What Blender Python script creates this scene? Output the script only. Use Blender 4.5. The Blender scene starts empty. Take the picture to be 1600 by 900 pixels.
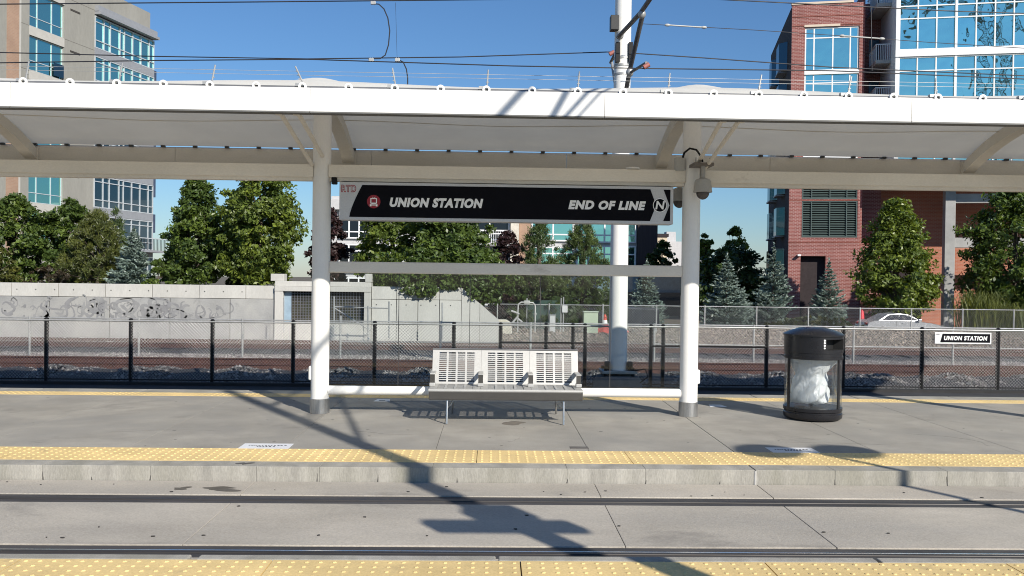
import bpy, math, random
import numpy as np
from mathutils import Vector, Matrix
R = math.radians
random.seed(7); rng = np.random.default_rng(11)
scene = bpy.context.scene
COL = scene.collection

# ---------------------------------------------------------------- camera
FPX = 1350.0                                    # focal length in pixels of a 1600 px wide frame
CAM = Vector((0, 0, 1.8)); YAW, PIT, ROL = .024, .0111, .0125
fw = Vector((math.sin(YAW)*math.cos(PIT), math.cos(YAW)*math.cos(PIT), -math.sin(PIT)))
r0 = Vector((math.cos(YAW), -math.sin(YAW), 0)); u0 = r0.cross(fw)
rt = r0*math.cos(ROL) + u0*math.sin(ROL); up = u0*math.cos(ROL) - r0*math.sin(ROL)
cd = bpy.data.cameras.new('camera'); cam = bpy.data.objects.new('camera', cd); COL.objects.link(cam)
cam.matrix_world = Matrix(((rt.x, up.x, -fw.x, CAM.x), (rt.y, up.y, -fw.y, CAM.y), (rt.z, up.z, -fw.z, CAM.z), (0, 0, 0, 1)))
cd.sensor_width = 36; cd.lens = 36*FPX/1600; cd.clip_end = 3000; cd.clip_start = .05
scene.camera = cam

# ---------------------------------------------------------------- sky, sun, exposure
SUN_EL = R(31.5); SX, SY = .54, -.8417          # horizontal direction towards the sun
world = bpy.data.worlds.new('World'); scene.world = world; world.use_nodes = True
wn = world.node_tree; wn.nodes.clear()
sky = wn.nodes.new('ShaderNodeTexSky'); sky.sky_type = 'NISHITA'; sky.sun_disc = False
sky.sun_elevation = SUN_EL; sky.sun_rotation = math.atan2(SX, SY)
sky.altitude = 0; sky.air_density = 1.25; sky.dust_density = .2; sky.ozone_density = 10
bg = wn.nodes.new('ShaderNodeBackground'); bg.inputs[1].default_value = .074
wo = wn.nodes.new('ShaderNodeOutputWorld')
wn.links.new(sky.outputs[0], bg.inputs[0]); wn.links.new(bg.outputs[0], wo.inputs[0])
sl = bpy.data.lights.new('sun', 'SUN'); sl.energy = 4.3; sl.angle = R(.53); sl.color = (1, .935, .83)
so = bpy.data.objects.new('sun', sl); COL.objects.link(so)
sdir = Vector((-SX*math.cos(SUN_EL), -SY*math.cos(SUN_EL), -math.sin(SUN_EL)))
so.rotation_euler = sdir.to_track_quat('-Z', 'Y').to_euler(); so.location = (6, -9, 12)
vs = scene.view_settings; vs.view_transform = 'Standard'; vs.look = 'None'; vs.gamma = 1; vs.use_curve_mapping = False
vs.exposure = .56
scene.cycles.max_bounces = 8; scene.cycles.transparent_max_bounces = 16
scene.cycles.filter_width = 1.0; scene.cycles.use_denoising = True; scene.cycles.denoising_prefilter = 'ACCURATE'; scene.cycles.sample_clamp_indirect = 4

# ---------------------------------------------------------------- helpers
BASE = {}
def at(px, py, Y):                              # point at depth Y behind a pixel of the 1600x900 picture
    d = fw*FPX + rt*(px-800) + up*(450-py)
    return CAM + d*(Y/d.y)

def tag(o, label=None, cat=None, group=None, kind=None):
    if label: o['label'] = label
    if cat: o['category'] = cat
    if group: o['group'] = group
    if kind: o['kind'] = kind
    return o

def thing(name, label, cat, loc=(0, 0, 0), rotz=0, group=None):
    o = bpy.data.objects.new(name, None); COL.objects.link(o)
    o.location = loc; o.rotation_euler = (0, 0, rotz); o.empty_display_size = .2
    BASE[o.name] = Vector(loc)
    return tag(o, label, cat, group)

class B:
    def __init__(s): s.v = []; s.f = []
    def add(s, v, f):
        n = len(s.v); s.v += [tuple(p) for p in v]; s.f += [tuple(i+n for i in q) for q in f]; return s
    def box(s, x0, x1, y0, y1, z0, z1):
        return s.add([(x0,y0,z0),(x1,y0,z0),(x1,y1,z0),(x0,y1,z0),(x0,y0,z1),(x1,y0,z1),(x1,y1,z1),(x0,y1,z1)],
                     [(0,3,2,1),(4,5,6,7),(0,1,5,4),(1,2,6,5),(2,3,7,6),(3,0,4,7)])
    def cyl(s, p, q, r, r2=None, n=12, cap=True):
        return s.tube([p, q], [r, r if r2 is None else r2], n, cap)
    def tube(s, path, r, n=8, cap=True, flat=None):
        path = [Vector(p) for p in path]; m = len(path)
        rr = r if isinstance(r, (list, tuple)) else [r]*m
        V = []; F = []; pu = None
        for i, p in enumerate(path):
            t = (path[min(i+1, m-1)] - path[max(i-1, 0)]).normalized()
            if pu is None:
                a = Vector((0, 0, 1)) if abs(t.z) < .9 else Vector((1, 0, 0))
            else: a = pu
            w = t.cross(a).normalized(); uu = w.cross(t).normalized(); pu = uu
            for k in range(n):
                th = 2*math.pi*(k+.5)/n
                V.append(p + (w*math.cos(th) + uu*math.sin(th))*rr[i])
        for i in range(m-1):
            for k in range(n):
                k2 = (k+1) % n
                F.append((i*n+k, i*n+k2, (i+1)*n+k2, (i+1)*n+k))
        if cap:
            F.append(tuple(range(n-1, -1, -1))); F.append(tuple((m-1)*n+k for k in range(n)))
        return s.add(V, F)
    def lathe(s, prof, cx, cy, n=32):
        V = []; F = []; m = len(prof)
        for r, z in prof:
            for k in range(n):
                th = 2*math.pi*k/n; V.append((cx+r*math.cos(th), cy+r*math.sin(th), z))
        for i in range(m-1):
            for k in range(n):
                k2 = (k+1) % n; F.append((i*n+k, i*n+k2, (i+1)*n+k2, (i+1)*n+k))
        if prof[0][0] > 1e-4: F.append(tuple(range(n-1, -1, -1)))
        if prof[-1][0] > 1e-4: F.append(tuple((m-1)*n+k for k in range(n)))
        return s.add(V, F)
    def prism(s, poly, y0, y1):                 # polygon in x,z pushed through along y
        n = len(poly)
        V = [(x, y0, z) for x, z in poly] + [(x, y1, z) for x, z in poly]
        F = [tuple(range(n)), tuple(range(2*n-1, n-1, -1))] + [(i, n+i, n+(i+1) % n, (i+1) % n) for i in range(n)]
        return s.add(V, F)
    def prismz(s, poly, z0, z1):
        n = len(poly)
        V = [(x, y, z0) for x, y in poly] + [(x, y, z1) for x, y in poly]
        F = [tuple(range(n-1, -1, -1)), tuple(range(n, 2*n))] + [(i, (i+1) % n, n+(i+1) % n, n+i) for i in range(n)]
        return s.add(V, F)
    def sphere(s, c, r, n=12, m=8, sx=1, sy=1, sz=1):
        V = []; F = []
        for j in range(m+1):
            ph = math.pi*j/m
            for k in range(n):
                th = 2*math.pi*k/n
                V.append((c[0]+sx*r*math.sin(ph)*math.cos(th), c[1]+sy*r*math.sin(ph)*math.sin(th), c[2]-sz*r*math.cos(ph)))
        for j in range(m):
            for k in range(n):
                k2 = (k+1) % n; F.append((j*n+k, j*n+k2, (j+1)*n+k2, (j+1)*n+k))
        return s.add(V, F)
    def mesh(s, name, off=(0, 0, 0), smooth=False):
        me = bpy.data.meshes.new(name)
        me.from_pydata([(x-off[0], y-off[1], z-off[2]) for x, y, z in s.v], [], s.f)
        if smooth:
            me.polygons.foreach_set('use_smooth', [True]*len(me.polygons)); me.set_sharp_from_angle(angle=R(38))
        return me
    def build(s, name, mat, parent=None, smooth=False, local=False, bevel=0, kind=None, label=None, loc=None):
        off = BASE[parent.name] if (parent and not local) else Vector((0, 0, 0))
        o = bpy.data.objects.new(name, s.mesh(name, off, smooth)); COL.objects.link(o)
        if mat: o.data.materials.append(mat)
        if parent: o.parent = parent; BASE[o.name] = BASE[parent.name]
        else: BASE[o.name] = Vector((0, 0, 0))
        if bevel:
            b = o.modifiers.new('bevel', 'BEVEL'); b.width = bevel; b.segments = 2; b.limit_method = 'ANGLE'
            b.angle_limit = R(40)
        return tag(o, label=label, kind=kind)

def inst(name, me, parent, loc, rot=None, scale=None):
    o = bpy.data.objects.new(name, me); COL.objects.link(o); o.parent = parent
    o.location = Vector(loc) - (BASE[parent.name] if parent else Vector((0, 0, 0)))
    if rot: o.rotation_euler = rot
    if scale: o.scale = scale
    BASE[o.name] = Vector(loc)
    return o

def quads(name, V, nper=4):                     # fast mesh of separate n-gons from an (N*nper,3) array
    V = np.asarray(V, dtype=np.float32); n = len(V); me = bpy.data.meshes.new(name)
    me.vertices.add(n); me.vertices.foreach_set('co', V.ravel())
    me.loops.add(n); me.loops.foreach_set('vertex_index', np.arange(n, dtype=np.int32))
    me.polygons.add(n//nper); me.polygons.foreach_set('loop_start', np.arange(0, n, nper, dtype=np.int32))
    me.update(calc_edges=True); return me

def objm(name, me, mat, parent=None, kind=None):
    o = bpy.data.objects.new(name, me); COL.objects.link(o); me.materials.append(mat)
    if parent: o.parent = parent; BASE[o.name] = BASE[parent.name]
    return tag(o, kind=kind)

# ---------------------------------------------------------------- materials
MATS = {}
def nodes(name):
    m = bpy.data.materials.new(name); m.use_nodes = True; nt = m.node_tree
    return m, nt, nt.nodes['Principled BSDF'], nt.nodes['Material Output']
def sinput(p, n, v):
    if n in p.inputs: p.inputs[n].default_value = v
def mix(nt, fac, a, b, mode='MIX'):
    n = nt.nodes.new('ShaderNodeMix'); n.data_type = 'RGBA'; n.blend_type = mode
    for sck, val in ((n.inputs[0], fac), (n.inputs[6], a), (n.inputs[7], b)):
        if hasattr(val, 'is_linked'): nt.links.new(val, sck)
        else: sck.default_value = val if not isinstance(val, tuple) else (*val[:3], 1)
    return n.outputs[2]
def noise(nt, vec, scale, detail=4, rough=.6, dist=0):
    n = nt.nodes.new('ShaderNodeTexNoise'); n.inputs['Scale'].default_value = scale; n.inputs['Detail'].default_value = detail
    n.inputs['Roughness'].default_value = rough; n.inputs['Distortion'].default_value = dist
    nt.links.new(vec, n.inputs['Vector']); return n.outputs[0]
def ramp(nt, x, a, b, lo=0., hi=1.):
    n = nt.nodes.new('ShaderNodeMapRange'); nt.links.new(x, n.inputs[0])
    for i, v in enumerate((a, b, lo, hi)): n.inputs[i+1].default_value = v
    return n.outputs[0]
def wpos(nt, scale=(1, 1, 1)):
    g = nt.nodes.new('ShaderNodeNewGeometry'); mp = nt.nodes.new('ShaderNodeMapping'); mp.inputs['Scale'].default_value = scale
    nt.links.new(g.outputs['Position'], mp.inputs[0]); return mp.outputs[0]

def mat(name, col, rough=.6, metal=0, var=.12, vscale=3., fine=.08, fscale=60., bump=0., bscale=80., tint=None, stretch=(1, 1, 1), spec=.5, rnd=0., dirt=None):
    if name in MATS: return MATS[name]
    m, nt, p, out = nodes(name); P = wpos(nt, stretch)
    c = tuple(col)
    dark = tuple(x*(1-var*1.6) for x in c); lite = tuple(min(1, x*(1+var)) for x in c)
    n1 = ramp(nt, noise(nt, P, vscale, 5, .62), .3, .7)
    o = mix(nt, n1, dark, lite)
    if tint: o = mix(nt, ramp(nt, noise(nt, P, vscale*.37, 3, .6, .6), .45, .72), o, tint)
    if fine:
        n2 = ramp(nt, noise(nt, P, fscale, 3, .7), .3, .7, 1-fine, 1+fine)
        o = mix(nt, 1., o, n2, 'MULTIPLY')
    if dirt:                                    # (colour, scale, threshold)
        o = mix(nt, ramp(nt, noise(nt, P, dirt[1], 6, .68, .3), dirt[2], dirt[2]+.12, 0, .75), o, dirt[0])
    if rnd:
        oi = nt.nodes.new('ShaderNodeObjectInfo')
        o = mix(nt, 1., o, ramp(nt, oi.outputs['Random'], 0, 1, 1-rnd, 1+rnd), 'MULTIPLY')
    nt.links.new(o, p.inputs['Base Color'])
    p.inputs['Metallic'].default_value = metal; sinput(p, 'Specular IOR Level', spec)
    rr = ramp(nt, noise(nt, P, vscale*2.3, 3), .25, .75, max(.02, rough-.08), min(1, rough+.08)); nt.links.new(rr, p.inputs['Roughness'])
    if bump:
        b = nt.nodes.new('ShaderNodeBump'); b.inputs['Strength'].default_value = bump; b.inputs['Distance'].default_value = .01
        nt.links.new(noise(nt, P, bscale, 4, .7), b.inputs['Height']); nt.links.new(b.outputs[0], p.inputs['Normal'])
    MATS[name] = m; return m

def stonemat(name, lo, hi):
    m, nt, p, out = nodes(name); g = nt.nodes.new('ShaderNodeNewGeometry')
    pw = nt.nodes.new('ShaderNodeMath'); pw.operation = 'POWER'; pw.inputs[1].default_value = 1.8; nt.links.new(g.outputs['Random Per Island'], pw.inputs[0])
    nt.links.new(mix(nt, pw.outputs[0], lo, hi), p.inputs['Base Color']); p.inputs['Roughness'].default_value = .9
    return m

def leafmat(name, col, var=.45, trans=.3, rough=.42, hue=(1.25, 1.05, .6)):
    m, nt, p, out = nodes(name)
    g = nt.nodes.new('ShaderNodeNewGeometry')
    c = tuple(col)
    o = mix(nt, g.outputs['Random Per Island'], tuple(x*(1-var) for x in c), tuple(x*(1+var)*h for x, h in zip(c, hue)))
    o = mix(nt, ramp(nt, noise(nt, wpos(nt), .9, 3), .35, .7), o, tuple(x*.75 for x in c))
    nt.links.new(o, p.inputs['Base Color']); p.inputs['Roughness'].default_value = rough; sinput(p, 'Specular IOR Level', .5)
    t = nt.nodes.new('ShaderNodeBsdfTranslucent')
    nt.links.new(mix(nt, 1., o, (1.3, 1.25, .5), 'MULTIPLY'), t.inputs[0])
    ms = nt.nodes.new('ShaderNodeMixShader'); ms.inputs[0].default_value = trans
    nt.links.new(p.outputs[0], ms.inputs[1]); nt.links.new(t.outputs[0], ms.inputs[2]); nt.links.new(ms.outputs[0], out.inputs[0])
    return m

def clearglass(name, tint=(.96, .98, .98), refl=.5, haze=0., hazecol=(.6, .65, .68)):
    m, nt, p, out = nodes(name); nt.nodes.remove(p)
    tr = nt.nodes.new('ShaderNodeBsdfTransparent'); tr.inputs[0].default_value = (*tint, 1)
    gl = nt.nodes.new('ShaderNodeBsdfGlossy'); gl.inputs['Roughness'].default_value = .02
    fr = nt.nodes.new('ShaderNodeFresnel'); fr.inputs[0].default_value = 1.5
    mu = nt.nodes.new('ShaderNodeMath'); mu.operation = 'MULTIPLY'; mu.inputs[1].default_value = refl; nt.links.new(fr.outputs[0], mu.inputs[0])
    a = tr.outputs[0]
    if haze:
        df = nt.nodes.new('ShaderNodeBsdfDiffuse'); df.inputs[0].default_value = (*hazecol, 1)
        m0 = nt.nodes.new('ShaderNodeMixShader'); m0.inputs[0].default_value = haze
        nt.links.new(a, m0.inputs[1]); nt.links.new(df.outputs[0], m0.inputs[2]); a = m0.outputs[0]
    ms = nt.nodes.new('ShaderNodeMixShader'); nt.links.new(mu.outputs[0], ms.inputs[0])
    nt.links.new(a, ms.inputs[1]); nt.links.new(gl.outputs[0], ms.inputs[2]); nt.links.new(ms.outputs[0], out.inputs[0])
    return m

def fabric(name, col, trans):
    m, nt, p, out = nodes(name); P = wpos(nt)
    o = mix(nt, ramp(nt, noise(nt, P, 1.3, 4), .3, .7), tuple(x*.9 for x in col), col)
    nt.links.new(o, p.inputs['Base Color']); p.inputs['Roughness'].default_value = .7; sinput(p, 'Specular IOR Level', .2)
    t = nt.nodes.new('ShaderNodeBsdfTranslucent'); nt.links.new(o, t.inputs[0])
    ms = nt.nodes.new('ShaderNodeMixShader'); ms.inputs[0].default_value = trans
    nt.links.new(p.outputs[0], ms.inputs[1]); nt.links.new(t.outputs[0], ms.inputs[2]); nt.links.new(ms.outputs[0], out.inputs[0])
    return m

def winglass(name, col, refl=.75, rough=.03, wob=.004):
    m, nt, p, out = nodes(name)
    p.inputs['Base Color'].default_value = (*[c*.16 for c in col], 1); p.inputs['Roughness'].default_value = .1
    gl = nt.nodes.new('ShaderNodeBsdfGlossy'); gl.inputs[0].default_value = (*col, 1); gl.inputs['Roughness'].default_value = rough
    b = nt.nodes.new('ShaderNodeBump'); b.inputs['Strength'].default_value = 1; b.inputs['Distance'].default_value = wob
    nt.links.new(noise(nt, wpos(nt), .75, 1.5, .5), b.inputs['Height']); nt.links.new(b.outputs[0], gl.inputs['Normal'])
    oi = nt.nodes.new('ShaderNodeObjectInfo')
    ms = nt.nodes.new('ShaderNodeMixShader'); nt.links.new(ramp(nt, oi.outputs['Random'], 0, 1, refl*.8, refl), ms.inputs[0])
    nt.links.new(p.outputs[0], ms.inputs[1]); nt.links.new(gl.outputs[0], ms.inputs[2]); nt.links.new(ms.outputs[0], out.inputs[0])
    return m

def brick(name, c1, c2, mortar, scale=1.):
    m, nt, p, out = nodes(name)
    tc = nt.nodes.new('ShaderNodeTexCoord')
    sx = nt.nodes.new('ShaderNodeSeparateXYZ'); nt.links.new(tc.outputs['Object'], sx.inputs[0])
    ad = nt.nodes.new('ShaderNodeMath'); nt.links.new(sx.outputs[0], ad.inputs[0]); nt.links.new(sx.outputs[1], ad.inputs[1])
    cb = nt.nodes.new('ShaderNodeCombineXYZ'); nt.links.new(ad.outputs[0], cb.inputs[0]); nt.links.new(sx.outputs[2], cb.inputs[1])
    bt = nt.nodes.new('ShaderNodeTexBrick'); nt.links.new(cb.outputs[0], bt.inputs[0])
    bt.inputs['Color1'].default_value = (*c1, 1); bt.inputs['Color2'].default_value = (*c2, 1); bt.inputs['Mortar'].default_value = (*mortar, 1)
    bt.inputs['Scale'].default_value = scale; bt.inputs['Brick Width'].default_value = .30; bt.inputs['Row Height'].default_value = .1
    bt.inputs['Mortar Size'].default_value = .012; bt.inputs['Mortar Smooth'].default_value = .3
    o = mix(nt, 1., bt.outputs[0], ramp(nt, noise(nt, wpos(nt), .6, 4), .3, .7, .85, 1.1), 'MULTIPLY')
    nt.links.new(o, p.inputs['Base Color']); p.inputs['Roughness'].default_value = .9; sinput(p, 'Specular IOR Level', .2)
    return m

concrete = mat('platform_concrete', (.305, .288, .256), .85, var=.13, vscale=1.6, fine=.17, fscale=120, bump=.4, bscale=160, tint=(.24, .232, .215), rnd=.03, dirt=((.17, .16, .145), 1.1, .60))
trackconc = mat('track_concrete', (.41, .375, .32), .85, var=.15, vscale=1.1, fine=.18, fscale=110, bump=.4, bscale=140, tint=(.32, .30, .268), stretch=(.5, 1, 1), rnd=.03, dirt=((.2, .185, .165), .9, .57))
curbconc = mat('curb_concrete', (.33, .315, .28), .85, var=.17, vscale=3.2, fine=.17, fscale=80, bump=.35, bscale=90, tint=(.245, .235, .195), stretch=(1.6, 1, .35), rnd=.015, dirt=((.17, .16, .135), 2.2, .62))
jointdark = mat('joint_filler', (.11, .105, .095), .9, var=.2)
yellow = mat('tactile_yellow', (.72, .535, .24), .65, var=.13, vscale=2.2, fine=.12, fscale=60, tint=(.64, .48, .22), rnd=.05, dirt=((.42, .32, .17), 2.3, .60))
rubber = mat('rail_rubber', (.045, .043, .045), .7, var=.25, vscale=5, stretch=(.3, 1, 1), tint=(.075, .07, .068))
steel = mat('rail_steel', (.05, .046, .045), .5, .3, var=.25, vscale=4, stretch=(.1, 1, 1))
rust = mat('rail_rust', (.085, .042, .032), .85, var=.3, vscale=8)
asphalt = mat('back_track_asphalt', (.035, .035, .037), .9, var=.2, bump=.4)
white = mat('white_paint', (.80, .79, .76), .45, var=.03, vscale=1.2, fine=.03, tint=(.74, .73, .69), stretch=(1, 1, .35), dirt=((.55, .52, .45), 1.6, .68))
cream = mat('cream_paint', (.77, .72, .63), .55, var=.06, vscale=1.4, fine=.05, tint=(.66, .61, .52), stretch=(.5, 1, 1), dirt=((.45, .40, .33), 2.0, .64))
stain_steel = mat('stainless_steel', (.5, .5, .5), .32, .9, var=.12, vscale=9, stretch=(4, 4, .3))
benchmetal = mat('bench_aluminium', (.41, .41, .40), .5, .25, var=.06, vscale=5)
bench_dark = mat('bench_apron_metal', (.055, .052, .048), .5, .2, var=.12, vscale=5, stretch=(.3, 1, 1))
blackmetal = mat('black_metal', (.009, .009, .010), .55, 0, var=.15, spec=.25)
blackplastic = mat('black_can_shell', (.011, .011, .014), .3, 0, var=.12, fine=.03)
galv = mat('galvanised_steel', (.42, .42, .41), .5, .5, var=.12, vscale=6)
meshwire = mat('chain_link_wire', (.27, .265, .26), .5, .2, var=.1)
meshfar = mat('far_chain_link_wire', (.2, .205, .21), .6, .2, var=.1)
greysign = mat('sign_grey', (.56, .57, .585), .5, .1, var=.04)
signblack = mat('sign_black', (.005, .005, .008), .6, var=.1, spec=.08)
letterw = mat('letter_white', (.88, .88, .87), .5, var=.03)
redp = mat('sign_red', (.30, .01, .022), .5, var=.05)
canopyfab = fabric('canopy_fabric', (.73, .715, .66), .22)
paneglass = clearglass('shelter_glass', (.93, .955, .955), .75)
canclear = clearglass('bin_clear_panel', (.93, .95, .96), .6, .035)
bagmat = fabric('bin_liner_plastic', (.92, .94, .94), .42)
_nt = bagmat.node_tree; _b = _nt.nodes.new('ShaderNodeBump'); _b.inputs['Strength'].default_value = .9; _b.inputs['Distance'].default_value = .03
_nt.links.new(noise(_nt, wpos(_nt, (1, 1, .45)), 9, 3, .55, 1.4), _b.inputs['Height'])
for _n in _nt.nodes:
    if _n.type in ('BSDF_PRINCIPLED', 'BSDF_TRANSLUCENT'): _nt.links.new(_b.outputs[0], _n.inputs['Normal'])
    if _n.type == 'BSDF_PRINCIPLED': _n.inputs['Roughness'].default_value = .3; sinput(_n, 'Specular IOR Level', .6)
wire = mat('overhead_wire', (.03, .03, .035), .5, .4, var=.1)
wallconc = mat('wall_concrete', (.47, .46, .43), .85, var=.08, vscale=.9, fine=.06, fscale=20, tint=(.41, .40, .37), stretch=(1, 1, .4), rnd=.05, bump=.2, bscale=30)
balst = mat('ballast_stone', (.27, .25, .23), .9, var=.35, vscale=9, fine=.2, fscale=30)
balgrey = mat('ballast_bed', (.12, .113, .108), .95, var=.3, vscale=14, fine=.3, fscale=40, bump=1., bscale=25)
balrust = mat('rusty_ballast', (.125, .05, .042), .95, var=.3, vscale=12, fine=.3, fscale=40, bump=1., bscale=25)
tie = mat('timber_tie', (.095, .04, .034), .9, var=.3, vscale=6, stretch=(1, .3, 1), rnd=.2)
soil = mat('dry_soil', (.135, .108, .08), .95, var=.3, vscale=1.5, fine=.3, fscale=12, tint=(.12, .115, .07), bump=.8, bscale=6)
roadm = mat('far_road', (.12, .12, .12), .9, var=.15)
bark = mat('bark', (.09, .07, .055), .9, var=.3, vscale=8)

# ---------------------------------------------------------------- ground, platforms and tracks
g = B(); xs = [-500, -60, -20, -1, 8, 40, 90, 500]
prof = [(-200, -.62), (44, -.62), (45.5, -.75), (47, -1.2), (48.5, -1.4), (700, -1.4), (2400, -1.4)]
V = [(x, y, z) for y, z in prof for x in xs]; n = len(xs)
g.add(V, [(j*n+i, j*n+i+1, (j+1)*n+i+1, (j+1)*n+i) for j in range(len(prof)-1) for i in range(n-1)])
g.build('ground', soil, kind='structure')

def tile_mesh(name, L, W, dome):
    b = B(); b.box(0, L-.006, 0, W, -.03, .002)
    nx = int(L/dome); ny = int(W/dome)
    for i in range(nx):
        for j in range(ny):
            cx = (i+.5)*L/nx; cy = (j+.5)*W/ny
            k = [(math.cos(2*math.pi*t/6), math.sin(2*math.pi*t/6)) for t in range(6)]
            b.add([(cx+.0165*a, cy+.0165*c, .002) for a, c in k] + [(cx+.009*a, cy+.009*c, .0085) for a, c in k],
                  [(t, (t+1) % 6, 6+(t+1) % 6, 6+t) for t in range(6)] + [tuple(range(6, 12))])
    me = b.mesh(name); me.materials.append(yellow); return me
TL = 1.535
tileme = tile_mesh('tactile_tile', TL, .605, .0853)
neartile = tile_mesh('tactile_tile', 1.562, .605, .0853)
backtile = tile_mesh('tactile_tile', TL, .34, .0853)

# near platform (the camera stands on it)
npf = B().box(-30, 30, -6, 5.56, -.6, -.03).build('near_platform', jointdark, kind='structure')
for k in range(-6, 7):
    inst('tactile_tile', neartile, npf, (.21+k*1.565, 4.87, 0))
for k in range(-7, 8):
    B().box(-.6+k*1.6+.006, 1.0+k*1.6-.006, -5.9, 4.862, -.03, 0).build('slab', concrete, npf, bevel=.004)
for x in [-14.5, -11.4, -8.2, -5.0, -1.85, .06, 2.53, 5.7, 8.9, 12.1]:
    B().box(x+.008, x+3.1 if x not in (-1.85, .06) else (.05 if x < 0 else 2.515), 5.482, 5.575, -.14, .003).build('nosing', curbconc, npf, bevel=.008)

# near light-rail track between the two platforms
tb = B().box(-30, 30, 5.56, 8.17, -.6, -.16).build('track_bed', jointdark, kind='structure')
tj = [-15, -11.8, -8.6, -5.4, -2.195, 1.0, 2.55, 5.75, 8.95, 12.15, 15]
for y0, y1, jj in ((5.585, 5.955, 0), (6.24, 7.385, 0), (7.665, 8.155, 0)):
    for a, b_ in zip(tj[:-1], tj[1:]):
        B().box(a+(.005 if abs(a-2.55) < .01 else .002), b_-.002, y0, y1, -.16, -.14+(.002 if y0 > 7 else 0)).build('track_slab', trackconc, tb, bevel=.004)
for y in (6.10, 7.53):
    B().box(-30, 30, y-.14, y+.13, -.165, -.148).build('rubber_strip', rubber, tb)
    if y < 7: B().box(-30, 30, y+.004, y+.019, -.14, -.1378).build('rail_shine', mat('rail_shine', (.7, .7, .7), .22, .9, var=.1), tb)
    rl = B().box(-30, 30, y-.033, y+.035, -.16, -.139).build('rail', steel, tb, bevel=.006)
# dark chips and specks lying on the slab
b = B()
for k in range(46):
    x = random.uniform(-6, 6); y = random.choice((random.uniform(6.3, 7.3), random.uniform(7.7, 8.1)))
    rx = random.uniform(.006, .017); ry = rx*random.uniform(.5, .9)
    poly = [(x+rx*math.cos(t)*random.uniform(.7, 1.2), y+ry*math.sin(t)*random.uniform(.7, 1.2)) for t in np.linspace(0, 6.28, 8)[:-1]]
    b.prismz(poly, -.139, -.133)
b.build('speck', mat('dark_chip', (.03, .028, .026), .8), tb, kind='stuff')

# far platform
fp = B().box(-30, 30, 8.19, 13.62, -.7, -.03).build('far_platform', jointdark, kind='structure')
cj = [-15, -13, -11.9, -10.8, -9.6, -8.5, -7.4, -6.3, -5.2, -4.18, -3.18, -2.19, -1.6, -.54, .74, 1.49, 2.535, 3.31, 4.4, 5.5, 6.6, 7.7, 8.8, 9.9, 11, 12.1, 13.2, 15]
for a, b_ in zip(cj[:-1], cj[1:]):
    gapw = .012 if abs(a-2.535) < .01 else .0007
    B().box(a+gapw, b_-.0007, 8.168, 8.402, -.155, 0).build('curb_stone', curbconc, fp, bevel=.004)
B().cyl((2.54, 8.172, -.14), (2.54, 8.172, -.008), .014, n=10).build('joint_sealant', mat('sealant_grey', (.42, .41, .39), .7), fp, smooth=True)
for k in range(-9, 10):
    inst('tactile_tile', tileme, fp, (-.12+k*TL, 8.405, 0))
    inst('tactile_tile', backtile, fp, (-.12+k*TL, 12.89, 0))
pj = [-2.15-1.6*k for k in range(9, 0, -1)] + [-2.15, -.56, 1.045, 2.58, 4.13, 5.72] + [5.72+1.6*k for k in range(1, 7)]
for a, b_ in zip(pj[:-1], pj[1:]):
    B().box(a+(.006 if abs(a-2.58) < .01 else .002), b_-.002, 9.014, 12.882, -.03, 0).build('slab', concrete, fp, bevel=.003)
    B().box(a+.005, b_-.005, 13.236, 13.62, -.03, 0).build('edge_slab', curbconc, fp, bevel=.01)
def blob(cx, cy, rx, ry, z, n=40, j=.18, seed=0, rot=0):
    r = random.Random(seed); ph = [r.uniform(0, 6.28) for _ in range(5)]
    P = []
    for i in range(n):
        t = 2*math.pi*i/n; k = 1+sum(j/(q+1)*math.sin((q+2)*t+ph[q]) for q in range(5))
        x, y = rx*k*math.cos(t), ry*k*math.sin(t)
        P.append((cx+x*math.cos(rot)-y*math.sin(rot), cy+x*math.sin(rot)+y*math.cos(rot)))
    return B().prismz(P, z-.004, z+.0012)
b = B(); rr = random.Random(12)                 # short cracks and rust runs on the kerb face, hairline cracks and gum on the paving
for x in (-5.6, -4.17, -3.72, -3.18, -1.62, -1.05, -.30, .74, 1.49, 2.2, 3.31, 4.4, 5.3):
    h = rr.uniform(.03, .10); j = rr.uniform(-.012, .012)
    b.prism([(x-.006, -.138), (x+.006, -.138), (x+j+.0015, -.138+h), (x+j-.0015, -.138+h)], 8.1665, 8.17)
b.build('crack', mat('crack_dark', (.08, .075, .07), .9), fp, kind='stuff')
b = B()
for (x, y, L, a0) in ((-4.3, 9.9, 1.3, .4), (-1.6, 10.1, 1.0, -.5), (3.3, 9.6, 1.2, .35), (5.0, 10.2, 1.5, -.25), (1.6, 11.9, 1.1, .2), (.2, 9.5, .7, 1.1)):
    px0, py0, a = x, y, a0
    for k in range(14):
        a += rr.uniform(-.35, .35); nx_, ny_ = px0+L/14*math.cos(a), py0+L/14*math.sin(a)*.6; w = .0022
        b.prismz([(px0, py0-w), (nx_, ny_-w), (nx_, ny_+w), (px0, py0+w)], -.003, .0012); px0, py0 = nx_, ny_
b.build('hairline_crack', mat('crack_grey', (.15, .143, .13), .9), fp, kind='stuff')
b = B()
for k in range(70):
    x, y, r_ = rr.uniform(-6.5, 7.5), rr.uniform(9.1, 12.7), rr.uniform(.008, .022)
    b.prismz([(x+r_*math.cos(t)*rr.uniform(.7, 1.2), y+r_*math.sin(t)*rr.uniform(.7, 1.2)) for t in np.linspace(0, 6.28, 8)[:-1]], -.003, .0014)
b.build('gum_spot', mat('gum_dark', (.15, .145, .135), .8), fp, kind='stuff')
stainm = mat('stain', (.165, .145, .12), .8, var=.2, vscale=8)
stainm2 = mat('damp_stain', (.10, .09, .075), .6, var=.2, vscale=8)
p_ = at(808, 661, 10.8); blob(.29, 10.72, .14, .14, 0, seed=2).build('stain', stainm, fp)
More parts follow.
